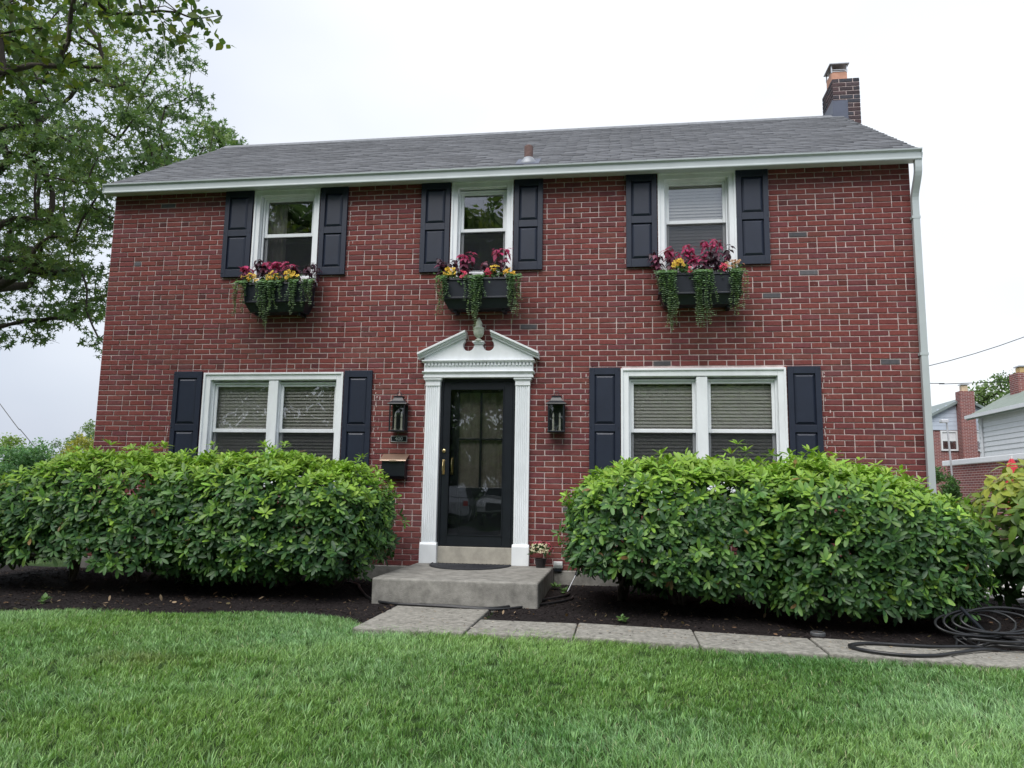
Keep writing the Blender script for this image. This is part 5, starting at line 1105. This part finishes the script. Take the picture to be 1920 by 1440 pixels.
# background shrubs and trees on the left
BGG = 'shrubs and trees beyond the left corner'
for i, (x, y, h, r, cols, lab) in enumerate([
    (-21.4, 14.5, 2.9, 1.3, [(0.221, 0.323, 0.102), (0.289, 0.408, 0.119)], 'pale green bush with feathery top far left'), (-19.6, 14.0, 2.45, 1.0, [(0.170, 0.323, 0.170), (0.221, 0.374, 0.204)], 'soft blue green conifer bush in the left background'),
    (-18.0, 15.2, 2.7, 1.1, [(0.374, 0.374, 0.085), (0.289, 0.323, 0.102), (0.442, 0.425, 0.102)], 'yellowish bush in the left background'), (-16.6, 15.6, 2.95, 1.0, [(0.340, 0.357, 0.102), (0.221, 0.289, 0.102)], 'yellow green bush beside the left brick corner'),
    (-20.3, 11.5, 1.8, 1.0, [(0.374, 0.374, 0.102), (0.221, 0.306, 0.085)], 'low yellow green bush in front of the pale bushes'), (-24.8, 24, 4.0, 1.8, [(0.170, 0.255, 0.136), (0.221, 0.306, 0.153)], 'far greyish tree showing over the left bushes')]):
    tree('background_bush', lab, (x, y, 0), (x, y, h*.45), (x, y, h*.55), (r, r, h*.5), 90, 90, .12, cols, 70+i, .08, 'pair', group=BGG, clump=(.32, .32, .25), gap=.5)
# across the road, seen only as reflections in the panes: trees, a hedge of bushes, two parked cars
for i, (x, y, h, r, lab) in enumerate([(-21, -27, 17, 5.5, 'tallest street tree across the road'), (-13, -26, 16, 5.2, 'tall street tree across the road opposite the left windows'), (-5.5, -27, 15.5, 5, 'tall street tree across the road opposite the front door'), (3.5, -28, 8.5, 4.2, 'low round street tree across the road opposite the right windows'), (12, -27, 9.5, 4.5, 'low street tree across the road beyond the driveway'), (-29, -27, 15, 5, 'broad street tree across the road far along the street')]):
    tree('street_tree', lab, (x, y, -.3), (x, y, h*.35), (x, y, h*.56), (r, r, h*.46), 230, 110, .36, GA, 80+i, .3, 'pair', group='trees across the road', clump=(1.0, 1.0, .7), gap=.4)
for i, x in enumerate((-34, -27, -20, -13.5, -7, -.5, 6, 12.5, 19)):
    tree('hedge_bush', 'dense green bush in the hedge row across the road', (x, -32, -.3), (x, -32, 1.4), (x, -32, 2.3), (4.0, 2, 2.7), 90, 90, .36, GA[:3], 95+i, .12, 'pair', group='hedge row across the road', clump=(.9, .9, .8), gap=.9)
def car(x, y, rz, paint, label):
    r = thing('parked_car', label, 'car', (x, y, -.3), 'cars parked along the road'); r.rotation_euler = (0, 0, rz)
    ORG[r.name] = Vector((0, 0, 0)); pm = simple('car_paint', paint, .25, metal=.3, var=.02); gm = M['black']
    def arch(cx): return [(cx+.40*math.cos(a), .38+.40*math.sin(a)) for a in np.linspace(math.pi, 0, 9)]
    side = [(-2.3, .45), (-2.32, .75), (-2.25, .98), (-1.15, 1.08), (2.2, 1.10), (2.30, .95), (2.32, .45), (1.85, .32)]+arch(1.4)[::-1]+[(.95, .28), (-.95, .28)]+arch(-1.4)[::-1]+[(-1.85, .32)]
    m = MB(); m.prism(side, -.92, .92); m.build('body', pm, r, bevel=.05, seg=3)
    m = MB(); V = [(-1.05, -.86, 1.08), (2.15, -.86, 1.09), (2.15, .86, 1.09), (-1.05, .86, 1.08), (-.35, -.68, 1.68), (1.75, -.68, 1.70), (1.75, .68, 1.70), (-.35, .68, 1.68)]
    m.add(V, [(0, 3, 2, 1), (4, 5, 6, 7), (0, 1, 5, 4), (1, 2, 6, 5), (2, 3, 7, 6), (3, 0, 4, 7)]); m.build('cabin', pm, r, bevel=.06, seg=3)
    for s_ in (-1, 1):
        for a, b in ((-.72, .35), (.45, 1.30), (1.38, 1.85)):
            m = MB(); m.add([(a, s_*.85, 1.14), (b, s_*.85, 1.14), (min(b, 1.7)-.02, s_*.715, 1.60), (max(a, -.32)+.02, s_*.715, 1.60)], [(0, 1, 2, 3)]); m.build('side_window', gm, r)
    m = MB(); m.add([(-1.0, -.76, 1.13), (-1.0, .76, 1.13), (-.45, .62, 1.62), (-.45, -.62, 1.62)], [(0, 1, 2, 3)]); m.build('windscreen', gm, r)
    for cx in (-1.4, 1.4):
        for s_ in (-1, 1):
            m = MB(); m.lathe([(.34, -.11), (.36, -.08), (.36, .08), (.34, .11)], 0, 0, 22); m.v = [(cx+a, s_*.83+c, .36+b) for a, b, c in m.v]; w = m.build('wheel', M['rubber'], r)
            m = MB(); m.lathe([(.22, -.12), (.22, .12)], 0, 0, 14); m.v = [(cx+a, s_*.83+c, .36+b) for a, b, c in m.v]; m.build('rim', M['steel'], w)
    for s_ in (-1, 1):
        m = MB(); m.box(-2.33, -2.20, s_*.72-.16, s_*.72+.16, .72, .88); m.build('headlight', M['white'], r, bevel=.02)
        m = MB(); m.box(2.22, 2.33, s_*.78-.10, s_*.78+.10, .75, 1.0); m.build('tail_light', simple('tail_red', (.4, .02, .02), .3), r, bevel=.02)
    m = MB(); m.box(-2.345, -2.25, -.5, .5, .55, .82); m.build('grille', gm, r, bevel=.02)
car(-7.5, -24.6, R(84), (.30, .31, .33), 'silver car parked nose in across the road'); car(-5.5, -26.8, R(268), (.6, .61, .62), 'white car parked nose out across the road')
